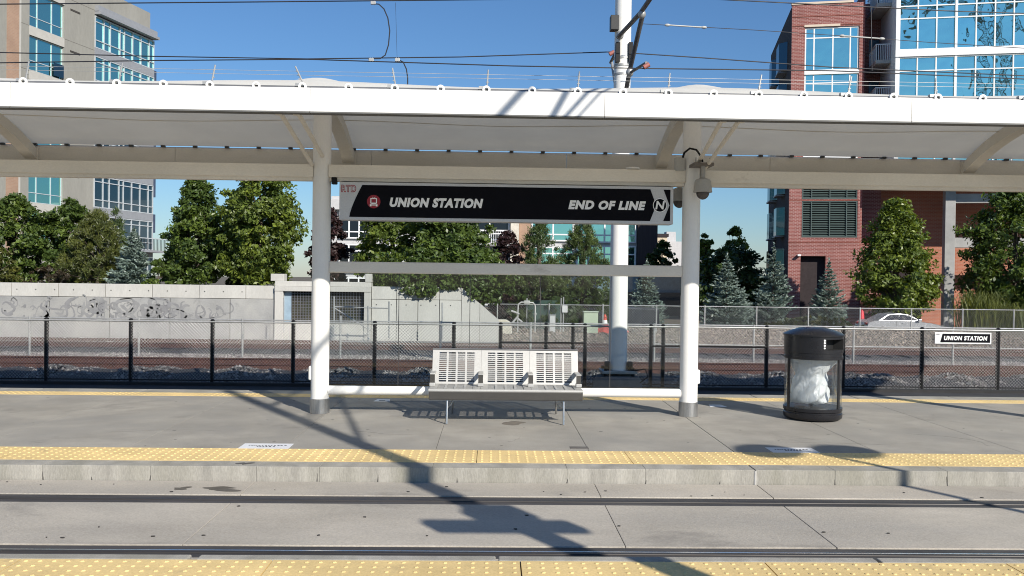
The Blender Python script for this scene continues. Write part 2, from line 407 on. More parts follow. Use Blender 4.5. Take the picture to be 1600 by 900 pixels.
blob(-2.42, 7.86, .17, .07, -.138, seed=5, j=.4).build('stain', stainm2, tb)
blob(-2.78, 7.87, .09, .04, -.138, seed=6, j=.45).build('stain', stainm2, tb)
blob(-2.33, 8.29, .05, .06, 0.0005, seed=8, j=.5).build('stain', stainm2, fp)
B().box(.86, 1.06, 9.13, 9.25, -.01, .003).build('drain_cover', mat('drain_iron', (.13, .12, .11), .7, .3), fp, bevel=.003)
# white notices stuck on the paving, lettering turned away from the camera and too small to read
stick = mat('sticker_white', (.68, .69, .71), .5, var=.06, dirt=((.4, .4, .4), 9, .62))
for (a, c, lab) in ((-2.61, -2.09, 'white floor notice beside the shadow of the big pole'), (2.99, 3.49, 'white floor notice lying in the round lamp shadows')):
    st = B().box(a, c, 9.005, 9.28, 0, .0025).build('floor_notice', stick); tag(st, lab, 'notice', 'white notices stuck to the platform floor')
    l = B(); rr = random.Random(3)
    for (y, x0, x1) in ((9.175, a+.07, c-.06), (9.115, (a+c)/2-.09, (a+c)/2+.08)):
        x = x0
        while x < x1:
            w = rr.uniform(.012, .024); l.box(x, x+w, y-.014, y+rr.uniform(.008, .016), .0025, .0032); x += w+rr.uniform(.006, .02)
    l.build('print', signblack, st, kind='stuff')
for x, y, lab in ((-1.56, 12.6, 'small worn white notice near the left column on the platform back edge'), (3.27, 12.35, 'small worn white notice behind the bin near the right column')):
    st = B().prismz([(x-.12, y-.1), (x+.12, y-.1), (x+.09, y+.12), (x-.09, y+.12)], 0, .0025).build('floor_notice', stick)
    tag(st, lab, 'notice', 'white notices stuck to the platform floor')
    B().box(x-.05, x+.04, y-.05, y-.01, .0025, .0032).build('print', signblack, st)

# back track bed, ballast, railway tracks
B().box(-60, 60, 13.62, 18.15, -.8, -.52).build('back_track_bed', asphalt, kind='structure')
for y in (14.15, 15.585):
    tag(B().box(-40, 40, y-.035, y+.035, -.52, -.49).build('back_track_rail', rust), kind='structure')
B().box(-60, 60, 18.15, 18.33, -.7, -.46).build('fence_kerb', mat('kerb_black', (.02, .02, .021), .8), kind='structure')
b = B(); ys = [18.33, 18.7, 19.1, 19.5, 19.8, 20.05]; zs = [-.5, -.45, -.40, -.34, -.38, -.48]
X = np.linspace(-40, 40, 161)
V = [(float(x), y, z+.03*math.sin(x*3.1+y*5)+.025*math.sin(x*7.7+1)) for y, z in zip(ys, zs) for x in X]; n = len(X)
b.add(V, [(j*n+i, j*n+i+1, (j+1)*n+i+1, (j+1)*n+i) for j in range(len(ys)-1) for i in range(n-1)])
b.build('ballast_shoulder', mat('ballast_dark', (.045, .045, .048), .95, var=.35, vscale=14, fine=.3, fscale=40, bump=1, bscale=25), kind='structure')
B().box(-80, 80, 19.9, 22.75, -.7, -.5).build('rusty_track_bed', balrust, kind='structure')
B().box(-80, 80, 22.75, 25.3, -.7, -.49).build('ballast_bed', balgrey, kind='structure')
B().box(-80, 80, 25.3, 30.75, -.7, -.47).build('grey_ballast_bed', mat('ballast_grey', (.075, .073, .074), .95, var=.3, vscale=10, fine=.3, fscale=30, bump=1, bscale=20), kind='structure')
tieme = B().box(-.115, .115, -1.28, 1.28, -.1, .06).mesh('tie'); tieme.materials.append(tie); tieme2 = tieme.copy(); tieme2.materials.clear(); tieme2.materials.append(mat('grey_tie', (.07, .066, .064), .9, var=.3))
for nm, yc, zz, x0, lab in (('rusty', 21.3, -.5, -14, 'rusty railway track just behind the fence'), ('grey', 27.1, -.46, -20, 'railway track with shiny rails below the concrete wall')):
    t = thing('railway_track', lab, 'railway track', (0, yc, zz))
    for k in range(int(-x0*2/.62)):
        inst('tie', tieme if nm == 'rusty' else tieme2, t, (x0+k*.62+random.uniform(-.03, .03), yc, zz-.02), (0, 0, random.uniform(-.02, .02)))
    for s in (-1, 1):
        y = yc+s*.7175
        pr = [(y-.07, zz+.04), (y+.07, zz+.04), (y+.07, zz+.055), (y+.012, zz+.075), (y+.012, zz+.16), (y+.036, zz+.17), (y+.036, zz+.20), (y-.036, zz+.20), (y-.036, zz+.17), (y-.012, zz+.16), (y-.012, zz+.075), (y-.07, zz+.055)]
        rb = B(); m_ = len(pr)
        rb.add([(-60, a, c) for a, c in pr]+[(60, a, c) for a, c in pr], [tuple(range(m_)), tuple(range(2*m_-1, m_-1, -1))]+[(i, m_+i, m_+(i+1) % m_, (i+1) % m_) for i in range(m_)])
        r_ = rb.build('rail', rust, t)
        if nm == 'grey': B().box(-60, 60, y-.034, y+.034, zz+.2, zz+.204).build('rail_head', mat('polished_rail_head', (.6, .6, .6), .25, .8, var=.1), r_)
# loose ballast stones
def stones(name, N, x0, x1, y0, y1, zf, s0, s1, m):
    oct_ = np.array([(1, 0, 0), (-1, 0, 0), (0, 1, 0), (0, -1, 0), (0, 0, 1), (0, 0, -1)], float)
    tri = np.array([(0, 2, 4), (2, 1, 4), (1, 3, 4), (3, 0, 4), (2, 0, 5), (1, 2, 5), (3, 1, 5), (0, 3, 5)])
    C_ = np.stack([rng.uniform(x0, x1, N), rng.uniform(y0, y1, N), np.zeros(N)], 1); C_[:, 2] = zf(C_[:, 0], C_[:, 1])
    S = rng.uniform(s0, s1, (N, 1, 1))*rng.uniform(.55, 1.25, (N, 6, 1))
    a = rng.uniform(0, 6.28, N); ca, sa = np.cos(a), np.sin(a)
    V = oct_[None]*S; Vx = V[:, :, 0]*ca[:, None]-V[:, :, 1]*sa[:, None]; Vy = V[:, :, 0]*sa[:, None]+V[:, :, 1]*ca[:, None]
    V = np.stack([Vx, Vy, V[:, :, 2]*.8], 2)+C_[:, None]
    me = quads(name, V[:, tri].reshape(-1, 3), 3)
    return objm(name, me, m, kind='stuff')
tag(stones('ballast_stones', 11000, -14, 14, 18.35, 20.1, lambda x, y: -.33-.17*np.abs(y-19.55)+.04*np.sin(x*3.1)+.03*np.sin(x*7.7+1), .03, .07, stonemat('shoulder_stone', (.045, .043, .042), (.36, .345, .33))), 'loose grey ballast stones heaped behind the black fence', 'ballast')
tag(stones('ballast_stones', 15000, -16, 17, 22.6, 24.8, lambda x, y: -.47+0*x, .03, .065, stonemat('pale_ballast', (.14, .125, .115), (.5, .47, .44))), 'pale ballast stones between the two railway tracks', 'ballast')
tag(stones('ballast_stones', 6000, -1, 24, 30.8, 44, lambda x, y: -.6+0*x, .04, .12, stonemat('rubble_stone', (.08, .064, .05), (.36, .30, .24))), 'loose pale rubble on the open ground beyond the tracks', 'rubble')

# ---------------------------------------------------------------- platform shelter with fabric canopy
CY = 11.42; COLX = [-7.12, -2.24, 2.64, 7.52]; YF, YR = 8.95, 13.6; ZB, ZT = 3.49, 3.735
sh = thing('platform_shelter', 'long white platform shelter with fabric canopy on round columns', 'shelter', (.2, CY, 0))
for x in COLX:
    c = B().lathe([(.118, .02), (.118, 3.86), (.112, 3.95), (.085, 4.08), (.05, 4.2)], x, CY, 40).build('column', white, sh, smooth=True)
    B().lathe([(.128, .002), (.128, .19), (.122, .194), (.119, .194)], x, CY, 40).build('column_collar', stain_steel, c, smooth=True)
    s = -1 if x < 0 else 1
    B().lathe([(.001, -.0), (.038, 0), (.045, .008), (.045, .016)], 0, 0, 20)
    B().box(x+s*.115-.03, x+s*.115+.03, CY-.05, CY+.05, .43, .62).build('outlet_box', white, c, bevel=.02)
    # arched arms fore and aft
    for sgn, ye in ((1, YR-.06), (-1, YF+.1)):
        arm = B(); path = []
        for k in range(11):
            t = k/10; path.append((CY+(ye-CY)*t, 4.12-.04*t-.46*t**2.2))
        for i in range(10):
            (ya, za), (yb, zb) = path[i], path[i+1]
            arm.add([(x-.09, ya, za-.08), (x+.09, ya, za-.08), (x+.09, ya, za+.08), (x-.09, ya, za+.08), (x-.09, yb, zb-.08), (x+.09, yb, zb-.08), (x+.09, yb, zb+.08), (x-.09, yb, zb+.08)],
                    [(0, 1, 5, 4), (1, 2, 6, 5), (2, 3, 7, 6), (3, 0, 4, 7)])
        arm.add([(x-.11, ye-.03, 3.52), (x+.11, ye-.03, 3.52), (x+.11, ye+.02, 3.52), (x-.11, ye+.02, 3.52), (x-.11, ye-.03, 3.74), (x+.11, ye-.03, 3.74), (x+.11, ye+.02, 3.74), (x-.11, ye+.02, 3.74)],
                [(0, 3, 2, 1), (4, 5, 6, 7), (0, 1, 5, 4), (1, 2, 6, 5), (2, 3, 7, 6), (3, 0, 4, 7)])
        arm.build('arched_arm', cream, sh)
    # two thin struts to the front fascia
    if abs(x) < 3:
        st = [((-2.232, 9.06, 3.52), (-2.352, 11.32, 3.25)), ((-2.047, 9.06, 3.52), (-2.216, 11.32, 3.36))] if x < 0 else [((2.417, 9.06, 3.52), (2.71, 11.34, 3.36)), ((2.607, 9.06, 3.52), (2.80, 11.36, 3.28))]
    else: st = [((x-.1, 9.06, 3.52), (x-.06, 11.32, 3.3)), ((x+.1, 9.06, 3.52), (x+.06, 11.32, 3.3))]
    for p, q in st:
        s_ = B().cyl(p, q, .026, n=10).build('strut', cream, sh, smooth=True)
        B().box(p[0]-.035, p[0]+.035, p[1]-.02, p[1]+.03, p[2]-.05, p[2]).build('bracket', cream, s_)
# beams between the columns
ends = [-12] + COLX + [12.4]
for a, b_ in zip(ends[:-1], ends[1:]):
    bm = B().box(a+.10, b_-.10, CY-.09, CY+.09, 3.09, 3.255).build('beam', cream, sh, bevel=.006)
    B().box(a+.11, b_-.11, CY-.06, CY+.06, 3.045, 3.09).build('beam_flange', cream, bm)
# fascias, front and rear, in panels
seams = [-12, -7.98, -4.93, -1.888, 1.153, 4.372, 7.42, 12.4]
for a, b_ in zip(seams[:-1], seams[1:]):
    B().box(a+.0025, b_-.0025, YF, YF+.05, ZB, ZT).build('fascia_panel', white, sh, bevel=.004)
    B().box(a+.0025, b_-.0025, YF-.004, YF+.12, ZB-.014, ZB-.002).build('drip_edge', mat('drip_dark', (.12, .12, .115), .6), sh)
    B().box(a+.0025, b_-.0025, YR-.05, YR, ZB-.03, 3.765).build('fascia_panel', cream, sh, bevel=.004)
    B().box(a, b_, YR-.30, YR-.05, ZB-.03, ZB).build('gutter', cream, sh)
B().cyl((-12, YF+.10, ZT+.012), (12.4, YF+.10, ZT+.012), .026, n=12).build('edge_pipe', mat('edge_pipe_grey', (.22, .22, .22), .45, .5), sh, smooth=True)
B().cyl((-12, YR-.03, 3.768), (12.4, YR-.03, 3.768), .010, n=10).build('edge_pipe', mat('rear_pipe_dark', (.05, .05, .05), .6), sh, smooth=True)
# membrane
def memz(x, y, c=None):
    d = min(abs(x-cx) for cx in [-12]+COLX+[12.4]); t = (y-11.27)/2.262
    ridge = .43+.13*math.exp(-(d/.42)**2)+.04*math.cos(math.pi*min(d/2.44, 1))
    prof_ = (1-abs(t)**1.7)
    if abs(t) < .3: prof_ *= 1
    e = .13*math.exp(-(d/.42)**2)*(1-math.exp(-(t/.22)**2))
    return 3.75+.036*(t > 0)*t-.05*max(0, -t)**8+(ridge-e)*prof_
b = B(); X = np.linspace(-12, 12.4, 245); Yg = np.linspace(YF+.052, YR-.07, 36); n = len(X)
b.add([(float(x), float(y), memz(float(x), float(y))) for y in Yg for x in X], [(j*n+i, j*n+i+1, (j+1)*n+i+1, (j+1)*n+i) for j in range(len(Yg)-1) for i in range(n-1)])
mem = b.build('canopy_membrane', canopyfab, sh, smooth=True)
b = B()
for yy in (12.55, 10.1):
    b.add([(float(x), yy+dy, memz(float(x), yy+dy)-.006) for dy in (0, .03) for x in X], [(i, i+1, n+i+1, n+i) for i in range(n-1)])
b.build('membrane_seam', cream, mem)
# lacing rings and bird-wire posts along the front edge
rx = -4.335-.477*13
ringme = None
for k in range(44):
    x = rx+k*.4755
    if x < -7.5 or x > 8: continue
    rb = B(); 
    for i in range(16):
        a0 = 2*math.pi*i/16; a1 = 2*math.pi*(i+1)/16
        for (ra, rb_) in ((.021, .042),):
            P = [(x+ra*math.cos(a0), ZT+.024+ra*math.sin(a0)), (x+rb_*math.cos(a0), ZT+.024+rb_*math.sin(a0)), (x+rb_*math.cos(a1), ZT+.024+rb_*math.sin(a1)), (x+ra*math.cos(a1), ZT+.024+ra*math.sin(a1))]
            rb.prism(P, YF+.052, YF+.075)
    r_ = rb.build('lacing_ring', white, sh)
    B().box(x-.03, x+.03, YF+.075, YF+.13, ZT-.02, ZT+.035).build('clamp', mat('clamp_dark', (.06, .06, .06), .5, .4), r_, bevel=.006)
    if k % 2 == 0:
        lean = {0: 0}.get(k, random.uniform(-.04, .04)); lean = -.09 if abs(x+2.05) < .3 else lean
        p0 = (x-.03, YF+.10, ZT+.05); bp = B().box(x-.08, x+.02, YF+.07, YF+.12, ZT+.03, ZT+.062)
        bp.cyl((x+.005, YF+.10, ZT+.05), (x+.005+lean, YF+.10, ZT+.24), .008, n=8)
        for zz in (.11, .15, .19): bp.cyl((x+.005+lean*zz/.24-.014, YF+.1, ZT+zz), (x+.005+lean*zz/.24+.014, YF+.1, ZT+zz), .006, n=6)
        bp.build('bird_wire_post', galv, sh)
    # rear clips seen through the slit
for k in range(40):
    x = -10+k*.49
    B().box(x-.03, x+.03, YR-.11, YR-.06, 3.76, 3.79).build('rear_clip', mat('clamp_dark', (.06, .06, .06), .5, .4), sh)
bw = B()
for zz in (.15, .19): bw.cyl((-12, YF+.1, ZT+zz), (12, YF+.1, ZT+zz), .0022, n=5)
bw.build('bird_wire', galv, sh)
# windscreen between the two columns
B().box(-2.13, 2.53, CY-.055, CY+.055, 1.845, 1.995).build('screen_rail', cream, sh, bevel=.02)
B().cyl((-2.13, CY, .30), (2.53, CY, .30), .06, n=20).build('screen_bottom_tube', white, sh, smooth=True)
gj = [-2.12, -1.215, -.279, .652, 1.587, 2.52]
for a, b_ in zip(gj[:-1], gj[1:]):
    pn = B().box(a+.004, b_-.004, CY-.005, CY+.005, .36, 1.845).build('glass_pane', paneglass, sh)
    if b_ < 2.5: B().box(b_-.004, b_+.004, CY-.007, CY+.007, .36, 1.845).build('glazing_joint', mat('glaze_joint', (.05, .05, .05), .5), sh)
B().cyl((.99+.86, CY-.04, 3.262), (.99+.86, CY-.04, 3.28), .09, n=20).build('ceiling_light', white, sh)
B().box(2.40, 2.52, CY-.12, CY-.02, 3.24, 3.42).build('junction_box', mat('grey_box', (.4, .4, .38), .5), sh, bevel=.008)
B().tube([(2.49, 11.35, 3.38), (2.50, 11.25, 3.47), (2.56, 11.2, 3.52), (2.64, 11.18, 3.50), (2.69, 11.15, 3.42), (2.71, 11.12, 3.34)], .014, 8).build('cable', blackmetal, sh, smooth=True)
B().box(-2.10, -2.03, CY-.1, CY-.02, 3.0, 3.09).build('loudspeaker', blackmetal, sh, bevel=.01)

# security cameras
camg = mat('camera_housing', (.38, .37, .345), .5, var=.05)
for (x, y, z, lab) in ((2.712, 11.1, 2.82, 'grey dome security camera hanging in front of the right column'), (2.545, 11.72, 2.76, 'grey dome security camera half hidden behind the right column')):
    t = thing('security_camera', lab, 'camera', (x, y, z), group='dome security cameras on the right column')
    B().lathe([(.118, z+.12), (.122, z+.125), (.116, z+.15), (.105, z+.26), (.09, z+.285), (.05, z+.30), (.03, z+.31)], x, y, 28).build('housing', camg, t, smooth=True)
    B().sphere((x, y, z+.12), .085, 20, 12, sz=1.1).build('dome', mat('smoked_dome', (.08, .07, .065), .08, 0, var=.05), t, smooth=True)
    B().cyl((x, y, z+.30), (x, y, z+.46), .03, n=12).build('stem', camg, t, smooth=True)
    if y < 11.4:
        B().box(x-.13, x+.13, y-.06, y+.34, z+.46, z+.50).build('mounting_arm', mat('arm_brown', (.16, .14, .125), .6), t, bevel=.006)
        for s in (-1, 1): B().cyl((x+s*.1, y, z+.5), (x+s*.09, y+.02, z+.57), .008, n=6).build('bolt', galv, t)
    else: B().box(x-.03, x+.1, y-.28, y+.03, z+.46, z+.50).build('mounting_arm', camg, t)

# ---------------------------------------------------------------- lettering
def text(name, s, m, parent, x0, x1, z0, z1, Y, shear=.0, bold=.0, depth=.0012):
    cu = bpy.data.curves.new('tmp', 'FONT'); cu.body = s; cu.shear = shear; cu.offset = bold; cu.extrude = .0; cu.space_character = 1.14; cu.resolution_u = 4
    ob = bpy.data.objects.new('tmp', cu); COL.objects.link(ob); bpy.context.view_layer.update()
    me = bpy.data.meshes.new_from_object(ob.evaluated_get(bpy.context.evaluated_depsgraph_get()))
    bpy.data.objects.remove(ob); bpy.data.curves.remove(cu)
    co = np.array([v.co[:] for v in me.vertices]); mn, mx = co.min(0), co.max(0)
    off = BASE[parent.name] if parent else Vector((0, 0, 0))
    for v in me.vertices:
        a = (v.co.x-mn[0])/(mx[0]-mn[0]); c = (v.co.y-mn[1])/(mx[1]-mn[1])
        v.co = (x0+a*(x1-x0)-off.x, Y-depth-off.y, z0+c*(z1-z0)-off.z)
    me.name = name
    o = bpy.data.objects.new(name, me); COL.objects.link(o); me.materials.append(m); o.parent = parent; BASE[o.name] = BASE[parent.name]
    return o

sg = thing('station_sign', 'long black station name sign hanging between the columns', 'sign', (.19, CY, 2.53))
SYF = 11.3
B().box(-1.99, 2.376, SYF, SYF+.24, 2.535, 3.028).build('sign_box', greysign, sg, bevel=.006)
arc = [(-1.858+.163*math.sin(t*math.pi/2*.98)**1.25 if 0 else -1.858+.165*(t**1.35), 2.575+.416*t) for t in np.linspace(0, 1, 9)]
B().prism([(2.09, 2.575), (2.165, 2.782), (2.09, 2.991)][0:0] + list(reversed(arc)) + [(2.07, 2.575), (2.12, 2.705), (2.12, 2.86), (2.07, 2.991)], SYF-.004, SYF+.002).build('black_panel', signblack, sg)
B().prism([(2.245, 2.578), (2.335, 2.578), (2.335, 2.988), (2.245, 2.988), (2.325, 2.783)], SYF-.004, SYF+.002).build('black_panel', signblack, sg)
text('lettering', 'UNION STATION', letterw, sg, -1.336, -.118, 2.71, 2.835, SYF-.004, .22, .062)
text('lettering', 'END OF LINE', letterw, sg, .994, 2.014, 2.714, 2.834, SYF-.004, .22, .062)
dk = B().cyl((2.198, SYF-.006, 2.783), (2.198, SYF+.001, 2.783), .092, n=36).build('compass_ring', letterw, sg)
B().cyl((2.198, SYF-.0075, 2.783), (2.198, SYF+.001, 2.783), .083, n=36).build('compass_disc', signblack, dk)
text('lettering', 'N', letterw, sg, 2.138, 2.262, 2.73, 2.84, SYF-.0075, .15, .03)
text('operator_lettering', 'RTD', redp, sg, -1.965, -1.772, 2.895, 2.99, SYF-.001, 0, .05)
text('operator_lettering', 'RTD', greysign, sg, -1.957, -1.780, 2.905, 2.98, SYF-.0022, 0, -.012)
rd = B().cyl((-1.543, SYF-.006, 2.777), (-1.543, SYF+.001, 2.777), .087, n=36).build('tram_disc', redp, sg)
tm = B(); x, z, yy = -1.543, 2.777, SYF-.0075
for (a, b_, c, d) in ((-.043, -.03, -.025, .045), (.03, .043, -.025, .045), (-.03, .03, .033, .045), (-.03, .03, -.03, -.014), (-.05, -.028, -.062, -.035), (.028, .05, -.062, -.035), (-.028, .028, -.05, -.038)):
    tm.box(x+a, x+b_, yy, yy+.001, z+c, z+d)
for s in (-1, 1): tm.prism([(x, z+.046), (x+s*.02, z+.062), (x+s*.024, z+.06), (x+s*.005, z+.045)][::s], yy, yy+.001)
tm.build('tram_symbol', letterw, rd)

# ---------------------------------------------------------------- bench
bn = thing('bench', 'slotted grey metal bench with three seats and armrests', 'bench', (.195, 11.0, 0))
bx0, bx1 = -.755, 1.15
def slotted(bn, name, x0, x1, pt, ncol, nrow, edge, m, colw=.155, rowf=.5):
    # pt(x, t): maps along the panel; t in 0..1 from bottom/front to top/back -> (y, z, ny, nz)
    b = B(); th = .0016
    def bar(xa, xb, ta, tb, ins):
        P = []
        for (x, t) in ((xa, ta), (xb, ta), (xb, tb), (xa, tb)):
            y, z, ny, nz = pt(t); P.append(((x, y+ny*(th-ins), z+nz*(th-ins)), (x, y-ny*(th-ins), z-nz*(th-ins))))
        b.add([p[0] for p in P]+[p[1] for p in P], [(0, 1, 2, 3), (7, 6, 5, 4), (0, 4, 5, 1), (1, 5, 6, 2), (2, 6, 7, 3), (3, 7, 4, 0)])
    w = (x1-x0-2*edge[0])/ncol; s = w*colw
    bar(x0, x0+edge[0], 0, 1, 0); bar(x1-edge[0], x1, 0, 1, 0)
    bar(x0+edge[0], x1-edge[0], 0, edge[1], .0002); bar(x0+edge[0], x1-edge[0], 1-edge[2], 1, .0002)
    for k in range(ncol+1):
        xc = x0+edge[0]+k*w; bar(max(xc-s/2, x0+edge[0]), min(xc+s/2, x1-edge[0]), edge[1], 1-edge[2], .0004)
    hh = (1-edge[1]-edge[2])/nrow
    for k in range(1, nrow):
        tc = edge[1]+k*hh; bar(x0+edge[0], x1-edge[0], tc-hh*rowf/2, tc+hh*rowf/2, .0012)
    return b.build(name, m, bn)
backpt = lambda t: (11.20+.16*t, .425+.432*t, -.938, .347)
seatpt = lambda t: (10.64+.56*t, .425-.012*math.sin(t*3.14), 0, 1)
pw = (bx1-bx0)/3
for k in range(3):
    a = bx0+k*pw+.0015; c = a+pw-.003
    slotted(bn, 'back_panel', a, c, backpt, 4, 15, (.075, .06, .08), benchmetal, .2, .46)
    slotted(bn, 'seat_panel', a, c, seatpt, 4, 14, (.075, .06, .04), benchmetal, .26, .62)
B().box(bx0, bx1, 11.345, 11.385, .857, .872).build('back_cap', mat('bench_cap', (.2, .2, .2), .4, .6), bn, bevel=.004)
B().cyl((bx0, 10.622, .413), (bx1, 10.622, .413), .02, n=12).build('seat_nosing', benchmetal, bn, smooth=True)
B().box(bx0+.005, bx1-.005, 10.605, 10.632, .298, .402).build('front_apron', bench_dark, bn, bevel=.008)
B().box(bx0+.02, bx1-.02, 10.66, 10.70, .36, .40).build('seat_beam', bench_dark, bn)
B().box(bx0+.02, bx1-.02, 11.16, 11.20, .34, .40).build('seat_beam', bench_dark, bn)
for x in (bx0+.025, bx0+pw, bx0+2*pw, bx1-.025):
    ar = B(); w = .034
    ar.box(x-w, x+w, 10.93, 11.245, .572, .588); ar.build('armrest', benchmetal, bn, bevel=.007)
    B().box(x-w+.004, x+w-.004, 10.935, 10.95, .47, .572).build('armrest_post', bench_dark, bn)
    B().box(x-w-.002, x+w+.002, 10.90, 11.0, .429, .47).build('armrest_foot', benchmetal, bn, bevel=.006)
for xf, s in ((-.526, -1), (.912, 1)):
    lg = B().tube([(xf, 10.60, .005), (xf, 10.645, .30), (xf, 10.66, .36)], .0135, 10).build('leg', stain_steel, bn, smooth=True)
    lg = B().tube([(xf-s*.03, 11.46, .005), (xf-s*.05, 11.22, .30), (xf-s*.05, 11.18, .36)], .0135, 10).build('leg', stain_steel, bn, smooth=True)
    B().tube([(xf, 10.63, .2), (xf-s*.02, 11.0, .16), (xf-s*.05, 11.3, .2)], .009, 8).build('stretcher', stain_steel, bn, smooth=True)

# ---------------------------------------------------------------- litter bin with clear panels and liner
tx, ty, tr = 4.262, 11.3, .372
tc = thing('litter_bin', 'round black litter bin with clear sides and a white liner inside', 'litter bin', (tx, ty, 0))
B().lathe([(.355, .02), (tr-.006, .03), (tr, .05), (tr, .09), (tr-.01, .10), (tr-.01, .115), (tr, .125), (tr, .165), (tr-.02, .17), (.30, .17)], tx, ty, 56).build('base_ring', blackplastic, tc, smooth=True)
B().lathe([(.30, .001), (.34, .012), (.34, .03)], tx, ty, 40).build('foot', blackmetal, tc, smooth=True)
# hood with a letter slot facing front-right
def hood():
    b = B(); n = 72; zs = [.80, .835, .838, .88, .884, .93, 1.065, 1.10]; rs = [tr, tr, tr-.006, tr-.006, tr, tr, tr, tr]
    V = []; F = []
    for z, r in zip(zs, rs):
        for k in range(n): V.append((tx+r*math.cos(2*math.pi*k/n), ty+r*math.sin(2*math.pi*k/n), z))
    ks0, ks1 = int(n*(270+5)/360), int(n*(270+64)/360)
    for i in range(len(zs)-1):
        for k in range(n):
            if i == 5 and ks0 <= k < ks1: continue
            k2 = (k+1) % n; F.append((i*n+k, i*n+k2, (i+1)*n+k2, (i+1)*n+k))
    b.add(V, F); return b, 2*math.pi*ks0/n, 2*math.pi*ks1/n
b, a0, a1 = hood(); hd = b.build('hood', blackplastic, tc, smooth=True)
sb = B(); K = 16; V = []
for i in range(K+1):
    a = a0+(a1-a0)*i/K
    for (r, z) in ((tr, .93), (tr-.13, .93), (tr-.13, 1.065), (tr, 1.065)): V.append((tx+r*math.cos(a), ty+r*math.sin(a), z))
F = [(i*4+j, i*4+j+1, i*4+j+5, i*4+j+4) for i in range(K) for j in range(3)]+[(0, 1, 2, 3), (K*4+3, K*4+2, K*4+1, K*4)]
sb.add(V, F).build('slot_recess', mat('slot_dark', (.004, .004, .004), .7), hd)
B().lathe([(tr+.014, 1.10), (tr+.014, 1.118), (tr-.005, 1.128), (.31, 1.155), (.22, 1.188), (.12, 1.207), (.0005, 1.215)], tx, ty, 56).build('dome_lid', blackplastic, hd, smooth=True)
lb = B(); rr = random.Random(4)
for k in range(4): lb.cyl((tx+.005, ty-tr-.002, 1.055-.033*k), (tx+.005, ty-tr+.004, 1.055-.033*k), .013-.0015*(k == 3), n=12)
lb.build('printed_mark', letterw, hd)
pa = np.linspace(0, 2*math.pi, 61)
cp = B(); V = [(tx+(tr-.012)*math.cos(a), ty+(tr-.012)*math.sin(a), z) for z in (.165, .805) for a in pa]
cp.add(V, [(i, i+1, 61+i+1, 61+i) for i in range(60)]).build('clear_panel', canclear, tc, smooth=True)
for a in (193, 310, 72):
    a = R(a); w = .06
    rb = B(); V = []
    for z in (.16, .81):
        for da in (-w, 0, w):
            for r in (tr-.004, tr-.022): V.append((tx+r*math.cos(a+da), ty+r*math.sin(a+da), z))
    rb.add(V, [(0, 2, 8, 6), (2, 4, 10, 8), (1, 7, 9, 3), (3, 9, 11, 5), (0, 6, 7, 1), (4, 5, 11, 10)]).build('rib', blackplastic, tc)
# liner: crumpled bag
bb = B(); n = 60; m = 30; V = []; rr = random.Random(9)
fold = [(rr.uniform(2, 11), rr.uniform(0, 6.28), rr.uniform(1, 9), rr.uniform(.003, .009)) for _ in range(16)]
for j in range(m+1):
    t = j/m; z = .81-.60*t
    r = .335*(1-t)**.0 if t < .02 else .33-.13*min(1, t/.38)**.8+(.045*math.sin((t-.4)*4.0) if t > .4 else 0)
    if t > .93: r *= 1-.75*((t-.93)/.07)**2
    for k in range(n):
        a = 2*math.pi*k/n
        d = sum(am*math.sin(f1*a+ph+f2*t*3) for f1, ph, f2, am in fold)
        f = math.sin(a*9+7*t+2*math.sin(3*a)); r2 = r*(.93 if t > .1 else 1)+d*(.3+.7*t)+.014*abs(f)*(.3+t)
        V.append((tx-.075*t**.7+r2*math.cos(a), ty-.02+r2*math.sin(a)*.9, z+.015*math.sin(5*a+2)))
bb.add(V, [(j*n+k, j*n+(k+1) % n, (j+1)*n+(k+1) % n, (j+1)*n+k) for j in range(m) for k in range(n)]+[tuple(m*n+k for k in range(n))])
ln = bb.build('bin_liner', bagmat); tag(ln, 'crumpled translucent white liner hanging inside the black bin', 'bin liner')
ln.data.polygons.foreach_set('use_smooth', [True]*len(ln.data.polygons))
B_ = None

# ---------------------------------------------------------------- chain-link fences
def chain(x0, x1, Y, z0, z1, pitch, r):
    V = []
    H = z1-z0
    for s in (1, -1):
        xs_ = np.arange(x0-H, x1+H, pitch)
        for x in xs_:
            # line x + s*t*H , z0 + t*H, t 0..1 clipped to the panel
            ta, tb = 0., 1.
            if s > 0:
                ta = max(ta, (x0-x)/H); tb = min(tb, (x1-x)/H)
            else:
                ta = max(ta, (x-x1)/H); tb = min(tb, (x-x0)/H)
            if tb-ta < .02: continue
            p = np.array((x+s*ta*H, Y+s*.003, z0+ta*H)); q = np.array((x+s*tb*H, Y+s*.003, z0+tb*H))
            nx, nz = -s*.7071, .7071
            o3 = [np.array((nx*r, 0, nz*r)), np.array((-nx*r*.5, r*.87, -nz*r*.5)), np.array((-nx*r*.5, -r*.87, -nz*r*.5))]
            for i in range(3):
                a, b_ = o3[i], o3[(i+1) % 3]; V += [p+a, p+b_, q+b_, q+a]
    return quads('chain_link', np.array(V), 4)

